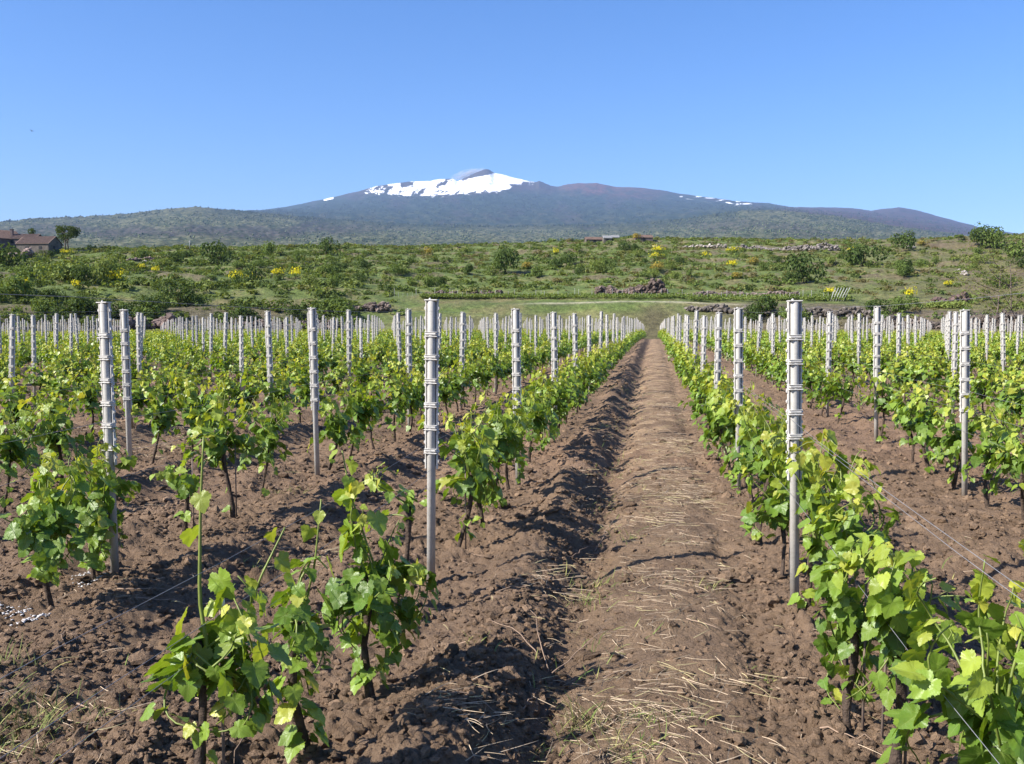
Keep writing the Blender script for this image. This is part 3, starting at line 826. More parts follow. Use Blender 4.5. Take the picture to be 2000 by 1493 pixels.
# all remaining vines: one mass
def instance(mb, V, Fs, C, pos, rot, scl, U=None):
    c, s = np.cos(rot), np.sin(rot); n, k = len(pos), len(V)
    W = np.empty((n, k, 3)); sv = V[None] * scl[:, None, None]
    W[..., 0] = sv[..., 0] * c[:, None] - sv[..., 1] * s[:, None]; W[..., 1] = sv[..., 0] * s[:, None] + sv[..., 1] * c[:, None]; W[..., 2] = sv[..., 2]
    W += pos[:, None]
    off = (np.arange(n) * k)[:, None, None]
    mb.add(W.reshape(-1, 3), [(f[None] + off).reshape(-1, f.shape[1]) for f in Fs], np.tile(C, (n, 1)), np.tile(U, (n, 1)) if U is not None else None)
rest = [v for v in vines if id(v) not in single]
far_mb, far_tr = MB(), MB()
groups = {}
for q, v in enumerate(rest):
    lod = 0 if v[0] < 55 else 1
    groups.setdefault((lod, q % 8), []).append(v)
for (lod, k), vs in groups.items():
    rng = np.random.default_rng(5000 + k + 50 * lod)
    s = dict(shoots=int(rng.integers(11, 14)), step=.07 if lod == 0 else .11, leaf=1.4 if lod == 0 else 1.8, wide=.44, hang=.38, low=.3, top=rng.uniform(1.0, 1.16))
    (tr, trr), shoots, fol = vine_shape(rng, s, 'dia')
    V = np.concatenate(fol.v); Fs = [np.concatenate(fol.f)]; C = np.concatenate(fol.c); U = np.concatenate(fol.u)
    tv, tf = tube(tr[::4], trr[::4], 3); 
    pos = np.array([(v[2], v[3], 0) for v in vs]); pos[:, 2] = ground_z(pos[:, 0], pos[:, 1])
    rot = rng.choice([0, math.pi], len(vs)) + rng.normal(0, .15, len(vs)); sc = rng.uniform(.88, 1.1, len(vs))
    instance(far_mb, V, Fs, C, pos, rot, sc, U)
    instance(far_tr, tv, [f for f in tf], np.array([.05, .035, .028])[None].repeat(len(tv), 0), pos, rot, sc, np.zeros((len(tv), 3)))
far_mb.v += far_tr.v; far_mb.c += far_tr.c; far_mb.u += far_tr.u; far_mb.f += [f + far_mb.n for f in far_tr.f]
tag(far_mb.build('vine_mass', M['leaf_plain']), 'mass of grapevine rows filling the rest of the vineyard', 'vineyard', kind='stuff')

# ------------------------------------------------------------------ vineyard posts
PH = 1.77
BANDS = [1.565, 1.425, 1.28, 1.135, .995, .85]
def post_body(n=14):
    mb = MB(); mb.add(*tube([(0, 0, -.25), (0, 0, PH - .004), (0, 0, PH)], [.0265, .0265, .0245], n)); return mb
def post_sides():
    mb = MB()
    for s in (-1, 1):
        mb.add(*box((s * .0355, .004, (PH + .74) / 2), (.0085, .022, PH - .74), .002))
        for k in range(17):                                        # lugs that hold the wires
            z = PH - .045 - k * .0585
            an = np.linspace(0, 2 * math.pi, 9)[:-1]
            V = np.concatenate([np.stack([s * (.0395 + .009 * np.cos(an) * (np.cos(an) > -.2)), np.full(8, yy), z + .011 * np.sin(an)], 1) for yy in (-.004, .012)])
            j = np.arange(8); mb.add(V, [np.stack([j, (j + 1) % 8, 8 + (j + 1) % 8, 8 + j], -1), np.array([[7, 6, 5, 4, 3, 2, 1, 0], [8, 9, 10, 11, 12, 13, 14, 15]])])
    return mb
def post_groove():
    mb = MB()
    for s in (-1, 1): mb.add(*box((s * .0285, .006, (PH + .76) / 2 - .004), (.0055, .014, PH - .76)))
    return mb
def post_band(z):
    mb = MB()
    for dz, hw, hd, t in ((.004, .0395, .0278, .024), (-.0115, .0418, .0300, .006), (.0150, .0405, .0286, .0035)):
        mb.add(*box((0, .0, z + dz), (2 * hw, 2 * hd, t), .009 if t > .01 else .0018))
    return mb
def post_cap():
    mb = MB(); mb.add(*box((0, 0, PH + .004), (.082, .056, .008), .003)); mb.add(*box((-.012, 0, PH + .012), (.012, .012, .012), .003)); return mb
post_meshes = dict(body=post_body().mesh('post_body', M['post']), side=post_sides().mesh('side_rail', M['band'], False), groove=post_groove().mesh('groove', M['groove'], False), cap=post_cap().mesh('cap', M['band'], False))
band_meshes = [post_band(z).mesh('band', M['band'], False) for z in BANDS]
# the same post as one mesh with three materials, for those too small to show parts
def joined_post(n):
    mb = MB(); mats = []
    for p, m in ((post_body(n), 0), (post_sides(), 1), (post_groove(), 2), (post_cap(), 1)) + tuple((post_band(z), 1) for z in BANDS):
        for V in p.v: pass
        V = np.concatenate(p.v); mb.add(V, [f for f in p.f]); mats += [m] * sum(len(f) for f in p.f)
    me = mb.mesh('vineyard_post', [M['post'], M['band'], M['groove']], False)
    me.polygons.foreach_set('material_index', np.array(mats, np.int32)); me.update(); return me
post_one = joined_post(8)
posts = []
D0 = lambda x: 5.60
SP = 3.65
for rid, x in ROWSPEC:
    k = -3
    while True:
        y = D0(x) + SP * k + rng0.normal(0, .05); k += 1
        rr_ = math.hypot(x, y)
        if y > VINE_END or rr_ > VINE_END - .5: break
        if y > D0(x) - .6 and in_view(x, y, 1.4, 170): posts.append((rr_, rid, x + rng0.normal(0, .015), y, k))
posts.sort(key=lambda p: p[0])
vis = [p for p in posts if in_view(p[2], p[3], 1.4, 12)]
keep = set(id(p) for p in vis[:300]); cnt = {}
TILT = {(1, 0): (0, R(.5)), (2, 0): (0, R(-.9)), (-1, 0): (0, R(-1.1)), (-2, 0): (0, R(-1.6))}
for q, p in enumerate([p for p in posts if id(p) in keep]):
    r_, rid, x, y, k = p; o_ = cnt.get(rid, 0); cnt[rid] = o_ + 1
    z = gz(x, y) - .01 + (rng0.normal(0, .04) if q > 6 else 0)
    if o_ < 9:
        lab = 'grey banded post, %s from the camera in the %s' % (ORD[o_], row_phrase(rid)); grp = 'posts of the vineyard rows'
    else:
        lab = 'grey banded post farther along the %s' % row_phrase(rid); grp = 'posts farther along the %s' % row_phrase(rid)
    tx, ty = TILT.get((rid, o_), (rng0.normal(0, R(1.2)), rng0.normal(0, R(1.2))))
    if q < 60:
        root = empty('vineyard_post', (x, y, z))
        link('shaft', post_meshes['body'], root); link('side_rail', post_meshes['side'], root); link('groove', post_meshes['groove'], root); link('cap', post_meshes['cap'], root)
        for bmesh_ in band_meshes: link('band', bmesh_, root)
    else:
        root = link('vineyard_post', post_one); root.location = (x, y, z)
    root.rotation_euler = (tx, ty, rng0.normal(0, .12))
    tag(root, lab, 'vineyard post', grp)
fp = MB()
pv = MB()
pv.add(*tube([(0, 0, -.1), (0, 0, PH)], [.031, .031], 6))
for z_ in BANDS: pv.add(*tube([(0, 0, z_ - .013), (0, 0, z_ + .013)], [.038, .038], 6))
PV = np.concatenate(pv.v); PF = {}
for f in pv.f: PF.setdefault(f.shape[1], []).append(f)
PF = [np.concatenate(v) for v in PF.values()]
ps = [p for p in posts if id(p) not in keep]
pos = np.array([(p[2], p[3], 0) for p in ps]); pos[:, 2] = ground_z(pos[:, 0], pos[:, 1]) + rng0.normal(0, .06, len(ps))
instance(fp, PV, PF, np.array([[.33, .305, .275]]).repeat(len(PV), 0), pos, rng0.uniform(0, 1, len(ps)), np.ones(len(ps)))
# small posts of the terrace vineyard above the bank
tp = []
for pxx in np.arange(760, 1660, 9.0):
    a, b, c, d = hill_pt(pxx + rng0.normal(0, 2), 583 if pxx < 1350 else 587, 149)
    sc = rng0.uniform(.75, 1.1) if rng0.random() < .35 else rng0.uniform(.45, .7)
    tp.append((a, b, c, sc))
tp = np.array(tp); instance(fp, PV, PF, np.array([[.36, .35, .32]]).repeat(len(PV), 0), tp[:, :3], np.zeros(len(tp)), tp[:, 3] * .85)
M['post_far'] = painted('grey_post', .6, 4, .15)
tag(fp.build('post_mass', M['post_far']), 'remaining grey posts standing far off in the vineyard', 'vineyard posts', kind='stuff')

# ------------------------------------------------------------------ trellis wires
wire_rows = [(1, ROWS_L[0]), (2, ROWS_L[1]), (3, ROWS_L[2]), (4, ROWS_L[3]), (-1, ROWS_R[0]), (-2, ROWS_R[1]), (-3, ROWS_R[2])]
heights = {1: [.62, .77, .88, 1.70], -1: [.65, .99, 1.08, 1.72]}
names4 = ['lowest', 'second lowest', 'third lowest', 'topmost']
for rid, x in wire_rows:
    for k, hz in enumerate(heights.get(rid, [.62, .80, 1.0, 1.70])):
        ys = np.concatenate([[-2.0], np.arange(D0(x) - SP, 90, SP / 4)])
        sag = .018 * np.sin(np.pi * ((ys - D0(x)) / SP % 1))
        xs = x + .045 * (1 if k % 2 else -1) + .006 * np.sin(ys * 1.7 + k)
        zs = far_z(xs, ys) + hz - sag
        mb = MB(); mb.add(*tube(np.stack([xs, ys, zs], 1), .0011 if k < 3 else .0006, 4))
        tag(mb.build('trellis_wire', M['wire']), '%s thin grey trellis wire along the %s' % (names4[k], row_phrase(rid)), 'wire', 'wires strung along the vineyard rows')

# thin stakes beside the young vines
def stake(x, y, hgt, label, clip=False, lean=0.0):
    root = empty('vine_stake', (x, y, gz(x, y)))
    mb = MB(); mb.add(*tube([(0, 0, -.1), (lean * .5, 0, hgt * .5), (lean, 0, hgt)], [.0055, .0055, .005], 6)); mb.build('rod', M['cane'], root)
    if clip:
        cb = MB(); cb.add(*tube([(lean, 0, hgt - .05), (lean + .002, 0, hgt - .03), (lean, 0, hgt), (lean, 0, hgt + .008)], [.006, .013, .012, .005], 8)); cb.build('clip', M['white'], root)
    tag(root, label, 'stake', 'thin stakes beside the vines')
stake(.88, 3.72, .70, 'thin rusty stake with white clip on top between vines by the right edge', True, .02)
stake(-1.36, 2.80, .78, 'thin stake with white clip inside the vine with the tall bare shoot', True)
for q, v in enumerate([v for v in vines if id(v) in single and v[0] < 9.5 and v[1] in (1, -1, 2, -2)]):
    if q % 2 == 0 and v[3] > 3: stake(v[2] + .04, v[3] + .05, .62, 'thin rusty stake standing beside a vine trunk in the %s' % row_phrase(v[1]))

# ------------------------------------------------------------------ clods, straw, grass, twigs on the soil
rng = np.random.default_rng(77)
def lumps(n, rmin, rmax, smin, smax, sub, mb, power=2.2):
    bx = []
    r_ = rmin * (rmax / rmin) ** rng.random(n * 2); a_ = rng.uniform(R(-44), R(29), n * 2)
    x = np.sin(a_) * r_; y = np.cos(a_) * r_
    keep_ = rng.random(len(x)) < (1 - .8 * path_mask(x, y)) * (.25 + .75 * sstep(-.3, .5, noise(x * 1.1, y * 1.1, 55)))
    x, y = x[keep_][:n], y[keep_][:n]; n = len(x)
    s = smin * (smax / smin) ** (rng.random(n) ** power)
    z = ground_z(x, y) + clod_z(x, y) + s * .15
    V0, F0 = icosphere(sub)
    k = len(V0)
    dv = 1 + .28 * rng.normal(0, 1, (n, k, 1)).clip(-1.6, 1.6) * (.8 if sub == 1 else 1)
    W = V0[None] * dv * s[:, None, None] * np.stack([rng.uniform(.7, 1.3, n), rng.uniform(.7, 1.3, n), rng.uniform(.5, .9, n)], 1)[:, None]
    an = rng.uniform(0, 6.3, n); c, q = np.cos(an)[:, None], np.sin(an)[:, None]
    W = np.stack([W[..., 0] * c - W[..., 1] * q, W[..., 0] * q + W[..., 1] * c, W[..., 2]], -1) + np.stack([x, y, z], 1)[:, None]
    colr = np.array([.212, .146, .098])[None] * rng.uniform(.62, 1.55, (n, 1))
    mb.add(W.reshape(-1, 3), (F0[None] + (np.arange(n) * k)[:, None, None]).reshape(-1, 3), np.repeat(colr, k, 0))
cl = MB()
lumps(1500, 2.0, 12, .018, .050, 2, cl)
lumps(52000, 1.9, 16, .006, .026, 1, cl, 1.9)
lumps(4000, 8, 30, .02, .06, 1, cl)
tag(cl.build('soil_clods', M['soil'], smooth=False), 'crumbly brown clods lying on the ploughed soil', kind='stuff')

def blades(mb, P, A, L, rise, W_, C, bend):
    """Curved ribbons: start point, heading, length, rise, width, colour, sideways bend."""
    n = len(P); t = np.linspace(0, 1, 5)
    hd = np.stack([np.cos(A), np.sin(A)], 1); sd = np.stack([-hd[:, 1], hd[:, 0]], 1)
    xy = P[:, None, :2] + hd[:, None] * (L[:, None] * t[None])[..., None] * np.sqrt(np.clip(1 - rise ** 2, .02, 1))[:, None, None] + sd[:, None] * (bend[:, None] * L[:, None] * (t[None] ** 2))[..., None]
    z = P[:, 2:3] + L[:, None] * rise[:, None] * (t - .55 * t ** 2 * (1 - rise[:, None] * .6))
    w = W_[:, None] * np.interp(t, [0, .5, 1], [1, .9, .15])[None]
    a = np.concatenate([xy, z[..., None]], -1); s3 = np.concatenate([sd, np.zeros((n, 1))], 1)[:, None]
    V = np.stack([a - s3 * w[..., None], a + s3 * w[..., None] + np.array([0, 0, .0015])], 2).reshape(n, 10, 3)
    j = np.arange(4) * 2; q = np.stack([j, j + 1, j + 3, j + 2], -1)
    mb.add(V.reshape(-1, 3), (q[None] + (np.arange(n) * 10)[:, None, None]).reshape(-1, 4), np.repeat(C, 10, 0))

def lie(x, y): return ground_z(x, y) + clod_z(x, y) * sstep(90, 25, np.hypot(x, y))
st = MB()
PATCH = [(1310, 1395, .24, 240), (1250, 1450, .2, 130), (1290, 960, .55, 700), (1350, 985, .3, 250), (1300, 880, .7, 600), (1290, 800, .8, 500), (1060, 1160, .18, 150), (1160, 1400, .14, 120), (860, 1440, .12, 50), (600, 1090, .22, 220), (310, 850, .8, 600), (290, 890, .5, 350), (50, 1440, .3, 260),
         (1900, 880, .5, 300), (1960, 850, .7, 400), (1280, 1040, .25, 200), (1270, 1150, .15, 90), (1300, 1220, .2, 70), (930, 1480, .12, 50), (1380, 1140, .12, 40), (230, 1160, .3, 60), (40, 850, 1.0, 300)]
def straw_at(x, y, lmin, lmax, dense=False):
    n = len(x); C = np.array([.44, .34, .235])[None] * rng.uniform(.6, 1.3, (n, 1)) * np.array([1, 1, 1])
    gold = rng.random((n, 1)) < .25; C = np.where(gold, C * np.array([.95, 1.05, .8]), C)
    P = np.stack([x, y, lie(x, y) + rng.uniform(.004, .03, n)], 1)
    A = .3 + 2.2 * noise(x * 2.2, y * 2.2, 88) + rng.normal(0, .7, n)
    blades(st, P, A + math.pi * (rng.random(n) < .5), rng.uniform(lmin, lmax, n), rng.normal(.04, .10, n).clip(-.05, .6), rng.uniform(.0005, .0012, n) * (1 + .05 * np.hypot(x, y)), C, rng.normal(0, .3, n))
for px, py, rad_, n in PATCH:
    x0, y0 = ground_pt(px, py)
    n = int(n * .75)
    straw_at(x0 + rng.normal(0, rad_ * .7, n), y0 + rng.normal(0, rad_, n), .03, .19)
n = 5000; y = 2.3 * (45 / 2.3) ** (rng.random(n) ** .7); x = rng.normal(.08, .33, n)
k_ = rng.random(n) < sstep(-.2, .6, fbm(x * 1.7, y * 2.4, 32, 4) + .1); straw_at(x[k_], y[k_], .04, .18)
n = 3000; y = 3 + 30 * rng.random(n) ** 1.3; x = rng.choice(np.array(ROWS_L[1:5] + ROWS_R[:4]), n) + 1.03 + rng.normal(0, .4, n)
k_ = (rng.random(n) < sstep(0, .7, fbm(x * 1.7, y * 2.4, 32, 4))) & (np.abs(x) > .9); straw_at(x[k_], y[k_], .08, .3)
tag(st.build('straw', M['straw'], smooth=False), 'pale dry straw scattered over the path and alleys', kind='stuff')

gr = MB()
TUFT = [(1135, 1410, .05, 46, 1), (1150, 1180, .05, 30, .8), (1170, 1140, .06, 26, .7), (60, 1400, .10, 60, 1.2), (25, 1440, .1, 50, 1.2), (1225, 1060, .07, 26, .6), (500, 1110, .06, 22, .8), (285, 1350, .05, 18, .5), (1390, 1160, .04, 12, .8), (1240, 1420, .05, 24, .7), (1220, 1480, .08, 40, 1.0), (1340, 1430, .05, 20, .6), (1180, 1000, .1, 30, .6), (1200, 920, .12, 40, .6), (1185, 840, .15, 40, .6), (560, 975, .12, 50, .7), (940, 1300, .05, 20, .4), (700, 860, .2, 60, .6), (1870, 1060, .06, 26, .4), (1490, 1330, .06, 26, .5), (860, 990, .08, 30, .5), (90, 1480, .15, 70, .9), (180, 1430, .12, 40, .5), (20, 1340, .08, 30, 1.1), (1215, 770, .25, 60, .7), (1070, 1450, .04, 16, .6)]
for px, py, rad_, n, hh in TUFT:
    x0, y0 = ground_pt(px, py); n = int(n * 1.5)
    x = x0 + rng.normal(0, rad_, n); y = y0 + rng.normal(0, rad_, n)
    mixc = rng.random((n, 1)); C = np.array([.10, .16, .035]) * (1 - mixc) + np.array([.30, .27, .10]) * mixc
    blades(gr, np.stack([x, y, lie(x, y) - .01], 1), rng.uniform(0, 6.3, n), rng.uniform(.05, .17, n) * hh, rng.uniform(.55, .98, n), rng.uniform(.0012, .0026, n), C, rng.normal(0, .25, n))
n = 2600; y = 4 * (60 / 4) ** rng.random(n); side = rng.random(n) < .6
x = np.where(side, rng.normal(-.38, .14, n), rng.choice(np.array(ROWS_L[1:6] + ROWS_R[:5]), n) + 1.03 + rng.normal(0, .3, n))
k_ = rng.random(n) < sstep(.0, .7, fbm(x * 1.3, y * .9, 36, 3)); x, y = x[k_], y[k_]; n = len(x)
mixc = rng.random((n, 1)); C = np.array([.10, .16, .035]) * (1 - mixc) + np.array([.30, .27, .10]) * mixc
blades(gr, np.stack([x, y, lie(x, y) - .01], 1), rng.uniform(0, 6.3, n), rng.uniform(.06, .16, n), rng.uniform(.5, .98, n), rng.uniform(.0015, .0035, n), C, rng.normal(0, .25, n))
tag(gr.build('grass', M['straw'], smooth=False), 'thin green and yellowing grass tufts on the soil', kind='stuff')

tw = MB()
for px, py, ln, an, up_ in [(1068, 1300, .36, 1.9, .25), (1075, 1300, .34, .9, .3), (1060, 1290, .3, 2.6, .1), (1180, 1335, .3, .5, .1), (910, 1090, .2, -.6, .02), (905, 1110, .16, -.5, .02), (880, 1300, .12, -.4, .02), (1600, 1445, .22, -.7, .03), (1530, 1330, .2, -1.1, .03), (470, 1470, .28, -1.0, .1), (245, 1350, .2, -.8, .05), (155, 1390, .25, -.3, .05), (230, 1180, .45, .45, .05), (250, 1195, .4, .5, .05), (1165, 1060, .4, 1.2, .3), (1110, 1090, .3, 1.0, .3), (130, 1260, .2, -1, .15), (860, 1430, .3, .2, .03), (1680, 880, .5, .4, .05), (1340, 1240, .2, -.4, .03), (960, 1190, .25, .3, .04), (550, 1290, .3, -.9, .05), (1020, 1390, .3, 1.3, .08)]:
    x0, y0 = ground_pt(px, py); t = np.linspace(0, 1, 7)
    w = rng.normal(0, .03, (2, 7)).cumsum(1) * ln
    xs = x0 + math.cos(an) * ln * t + w[0]; ys = y0 + math.sin(an) * ln * t + w[1]
    tw.add(*tube(np.stack([xs, ys, lie(xs, ys) + .01 + up_ * t * ln], 1), np.linspace(.0035, .0012, 7), 5), col=np.array([.30, .21, .15]) * rng.uniform(.7, 1.2))
tag(tw.build('twigs', M['straw']), 'dry pruned vine twigs lying on the soil', kind='stuff')

lm = MB(); V0, F0 = icosphere(1)
for cx_, cy_, sx_, sy_, n in [(182, 1135, .09, .05, 70), (168, 1146, .05, .04, 30), (25, 1205, .10, .03, 60), (45, 1222, .05, .05, 45), (80, 1215, .04, .03, 40)]:
    x0, y0 = ground_pt(cx_, cy_)
    for q in range(n):
        x = x0 + rng.normal(0, sx_ * .5); y = y0 + rng.normal(0, sy_ * .9); s = rng.uniform(.003, .0085)
        W = V0 * s * (1 + .3 * rng.normal(0, 1, (len(V0), 1)).clip(-1, 1)) * np.array([1.4, 1.4, .5])
        lm.add(W + np.array([x, y, float(lie(np.array([x]), np.array([y]))[0]) + .008]), F0)
tag(lm.build('lime_crumbs', M['lime']), 'white crumbs of lime spilled on the soil', kind='stuff')

# ------------------------------------------------------------------ scrub, bushes, trees on the hill
def clump(rng, n, rx, rz, size, lobes=5, flat=0.0):
    """Leaf cards spread through several lobes: returns centres, normals, sizes."""
    cs = np.stack([rng.normal(0, .42 * rx, lobes), rng.normal(0, .42 * rx, lobes), rng.uniform(.35, .75, lobes) * rz], 1)
    k = rng.integers(0, lobes, n); d = unit(rng.normal(0, 1, (n, 3))); rad_ = rng.uniform(.55, 1.0, (n, 1)) ** .6
    sc = np.array([.55 * rx, .55 * rx, .45 * rz]) * rng.uniform(.7, 1.15, (lobes, 1))[k]
    P = cs[k] + d * rad_ * sc
    P[:, 2] = np.where(P[:, 2] < .05 * rz, rng.uniform(.0, .3, n) * rz, P[:, 2])
    return P, unit(d + rng.normal(0, .4, (n, 3)) + np.array([0, 0, .55])), size * rng.uniform(.6, 1.35, n)
def cards(mb, P, N, S, C, rng):
    ref = unit(rng.normal(0, 1, P.shape)); T = unit(np.cross(N, ref)); B = np.cross(N, T)
    a = S[:, None]
    V = np.stack([P - T * a * .5 - N * a * .1, P + B * a * .38 + N * a * .12, P + T * a * .5 - N * a * .1, P - B * a * .38 + N * a * .08], 1).reshape(-1, 3)
    n = len(P); q = np.array([[0, 1, 2], [0, 2, 3]])
    mb.add(V, (q[None] + (np.arange(n) * 4)[:, None, None]).reshape(-1, 3), np.repeat(C, 4, 0), np.zeros((len(V), 3)))
DK = np.array([.050, .085, .026]); MG = np.array([.110, .160, .042]); LG = np.array([.170, .212, .058]); OL = np.array([.165, .160, .058]); BR = np.array([.18, .125, .075]); YB = np.array([.80, .70, .03]); OR = np.array([.38, .28, .06])

rng = np.random.default_rng(99)
scr = MB(); n_s = 0
proto = []
for k in range(10):
    P, N, S = clump(rng, 46, 1.0, 1.0, .42, 4); proto.append((P, N, S))
tries = 24000
aa = rng.uniform(R(-46), R(31), tries); r_ = np.sqrt(rng.uniform(138 ** 2, 400 ** 2, tries))
x = np.sin(aa) * r_; y = np.cos(aa) * r_; z = far_z(x, y); px, py, _ = project(x, y, z)
d1 = fbm(x * .03, y * .03, 41, 4); d2 = fbm(x * .12, y * .12, 44, 3)
prob = .88 + .5 * d2 - .38 * sstep(1300, 1900, px) - .3 * sstep(.2, 1., d1)
prob = np.where((r_ < 150) & (px > 720) & (px < 1420), .06, prob)
prob = np.where((r_ < 166) & (px > 780) & (px < 1700) & (r_ >= 148), .0, prob)
prob = np.where((r_ < 175) & (px < 720), prob + .35, prob)
ok = rng.random(tries) < prob
for xx, yy, zz, pp, q1, q2, rr_ in zip(x[ok], y[ok], z[ok], px[ok], d1[ok], d2[ok], r_[ok]):
    P, N, S = proto[rng.integers(10)]
    w = (.35 + 1.25 * rng.random() ** 2.2) * (1.2 if pp < 700 else 1.0); hh = w * rng.uniform(.45, .85)
    u = rng.random() + .25 * q2 - .12 * (pp > 1300) + .12 * (pp < 750) + .2 * ((rr_ < 185) and pp < 900)
    base = DK if u > .92 else MG if u > .52 else LG if u > .28 else OL if u > .08 else BR
    base = base * .75 + np.array([.105, .125, .042]) * .25
    base = base * rng.uniform(.8, 1.25)
    C = base[None] * rng.uniform(.75, 1.3, (len(P), 1))
    ang = rng.uniform(0, 6.3); c, s = math.cos(ang), math.sin(ang)
    P2 = np.stack([P[:, 0] * c - P[:, 1] * s, P[:, 0] * s + P[:, 1] * c, P[:, 2]], 1) * np.array([w, w, hh]) + np.array([xx, yy, zz - .1])
    cards(scr, P2, N, S * w * .9, C, rng)
tag(scr.build('scrub', M['bush'], smooth=False), 'mixed green and olive scrub covering the hillside', kind='stuff')

bush_pool = {}
def bush_mesh(kind, k):
    key = (kind, k)
    if key in bush_pool: return bush_pool[key]
    rg = np.random.default_rng(700 + k * 7 + len(kind)); mb = MB()
    P, N, S = clump(rg, 520 if kind != 'broom' else 300, 1.0, 1.0, .17, 7)
    base = {'dark': DK, 'green': MG, 'light': LG, 'broom': MG * 1.1, 'orange': OL}[kind]
    C = base[None] * rg.uniform(.7, 1.35, (len(P), 1))
    if kind in ('broom', 'orange'):
        flower = (P[:, 2] > .38) & (rg.random(len(P)) < .8); C[flower] = (YB if kind == 'broom' else OR) * rg.uniform(.75, 1.2, (flower.sum(), 1))
    cards(mb, P, N, S, C, rg)
    for q in range(5):
        an = rg.uniform(0, 6.3); mb.add(*tube([(0, 0, -.15), (.2 * math.cos(an), .2 * math.sin(an), .3), (.45 * math.cos(an), .45 * math.sin(an), .65)], [.03, .02, .008], 4), col=np.array([.07, .05, .04]), uv=np.zeros((14, 3)))
    me = mb.mesh('bush', M['bush'], False); bush_pool[key] = me; return me
def bush(px, py, w_px, h_px, kind, label, group, name='bush', k=None):
    x, y, z, rr_ = hill_pt(px, py); s = rr_ / F
    o = link(name, bush_mesh(kind, int(rng.integers(4)) if k is None else k)); o.location = (x, y, z - .1)
    up_ = 1.25 if 'broom' in kind or kind == 'orange' else 1.0
    o.scale = (w_px * s * .52 * up_, w_px * s * .52 * up_, h_px * s * .98 * up_ * up_); o.rotation_euler = (0, 0, rng.uniform(0, 6.3))
    return tag(o, label, 'bush', group)
G1 = 'separate bushes on the scrub hill'
for a in [(425, 519, 48, 42, 'dark', 'big dark green bush on the hill ridge, right of the farmhouse'), (638, 499, 36, 32, 'dark', 'round dark bush on the skyline of the scrub hill under the mountain'),
          (527, 500, 34, 26, 'green', 'mid green bush on the ridge between the two dark ridge bushes'), (582, 513, 18, 26, 'green', 'narrow upright green bush below the ridge'),
          (985, 536, 54, 50, 'dark', 'large dark green bush alone in the middle of the scrub hill'), (1572, 553, 62, 52, 'dark', 'large dark bush on the slope below the stone wall'),
          (1685, 520, 62, 40, 'dark', 'wide dark bush on the slope right of the stone wall'), (1765, 487, 46, 30, 'dark', 'dark bush on the ridge beside a pale boulder'),
          (1918, 480, 50, 34, 'dark', 'dark rounded bush on the ridge near the right edge'), (1938, 486, 40, 36, 'green', 'loose grey green bush in front of the dark ridge bush'), (1985, 503, 50, 30, 'green', 'low wide bush under the ridge at the right edge'),
          (132, 552, 74, 46, 'light', 'wide light green bush on the slope below the umbrella pine'), (165, 556, 44, 34, 'dark', 'dark bush tucked beside the wide light green bush'), (200, 556, 46, 52, 'light', 'tall light green bush beside the yellow broom'),
          (36, 500, 24, 12, 'green', 'low green bush against the farmhouse wall'), (92, 503, 26, 13, 'dark', 'low dark bush at the foot of the farmhouse gable'), (14, 526, 60, 40, 'dark', 'dark bushy tree below the farmhouse wall'), (60, 548, 44, 34, 'green', 'green bush on the slope under the farmhouse'), (35, 585, 70, 44, 'green', 'broad green bush low on the left slope'),
          (485, 562, 44, 36, 'dark', 'dark olive green bush beside a yellow broom low on the slope'), (655, 530, 26, 20, 'dark', 'small dark bush in the middle of the left slope'), (1110, 520, 34, 24, 'dark', 'low dark bush right of the large middle bush')]:
    bush(*a[:5], a[5], G1)
G2 = 'yellow flowering broom on the hill'
for px, py, w, hh, k in [(229, 557, 28, 20, 'broom'), (154, 566, 18, 12, 'broom'), (47, 572, 22, 16, 'broom'), (467, 550, 22, 14, 'broom'), (493, 548, 16, 10, 'broom'), (577, 545, 20, 16, 'broom'), (539, 541, 22, 12, 'broom'), (276, 527, 12, 8, 'broom'), (303, 533, 14, 8, 'broom'), (1086, 498, 12, 9, 'broom'), (1286, 495, 22, 11, 'broom'), (1280, 507, 22, 9, 'broom'), (836, 500, 18, 10, 'orange'), (1378, 503, 12, 8, 'broom'), (1431, 496, 20, 10, 'broom'), (1430, 522, 20, 9, 'broom'), (1471, 518, 24, 10, 'orange'), (1778, 583, 20, 13, 'broom'), (1245, 470, 18, 8, 'orange'), (1665, 492, 14, 7, 'broom'), (1440, 545, 20, 8, 'orange'), (1280, 530, 26, 10, 'orange'), (1030, 526, 18, 9, 'orange'), (1800, 480, 16, 6, 'orange'), (1848, 560, 16, 8, 'broom'), (130, 497, 20, 6, 'broom'), (1620, 575, 20, 9, 'broom')]:
    bush(px, py, w, hh, k, ('bright yellow flowering broom bush on the scrub hillside' if k == 'broom' else 'orange brown flowering shrub on the scrub hillside'), G2 if k == 'broom' else 'orange brown shrubs on the hill', 'broom_bush')
G3 = 'smaller rounded bushes on the hill'
for q in range(70):
    px = rng.uniform(0, 2000); py = rng.uniform(500, 575) if px < 800 else rng.uniform(490, 565)
    kd = rng.choice(['dark', 'green', 'light'], p=[.4, .35, .25]); w = rng.uniform(14, 32)
    bush(px, py, w, w * rng.uniform(.6, .9), kd, {'dark': 'small dark green bush among the hillside scrub', 'green': 'small mid green bush among the hillside scrub', 'light': 'small light green bush among the hillside scrub'}[kd], 'small %s bushes on the hill' % kd)
for q in range(34):                                                # shrubs on the dark scarp at the end of the vineyard
    px = rng.uniform(-40, 720) if q < 24 else rng.uniform(1450, 1900); py = rng.uniform(585, 630) if q < 24 else rng.uniform(605, 640); w = rng.uniform(26, 60)
    bush(px, py, w, w * rng.uniform(.45, .75), rng.choice(['dark', 'green'], p=[.7, .3]), 'dense dark bush on the steep bank behind the vineyard', 'bushes on the bank behind the vineyard')

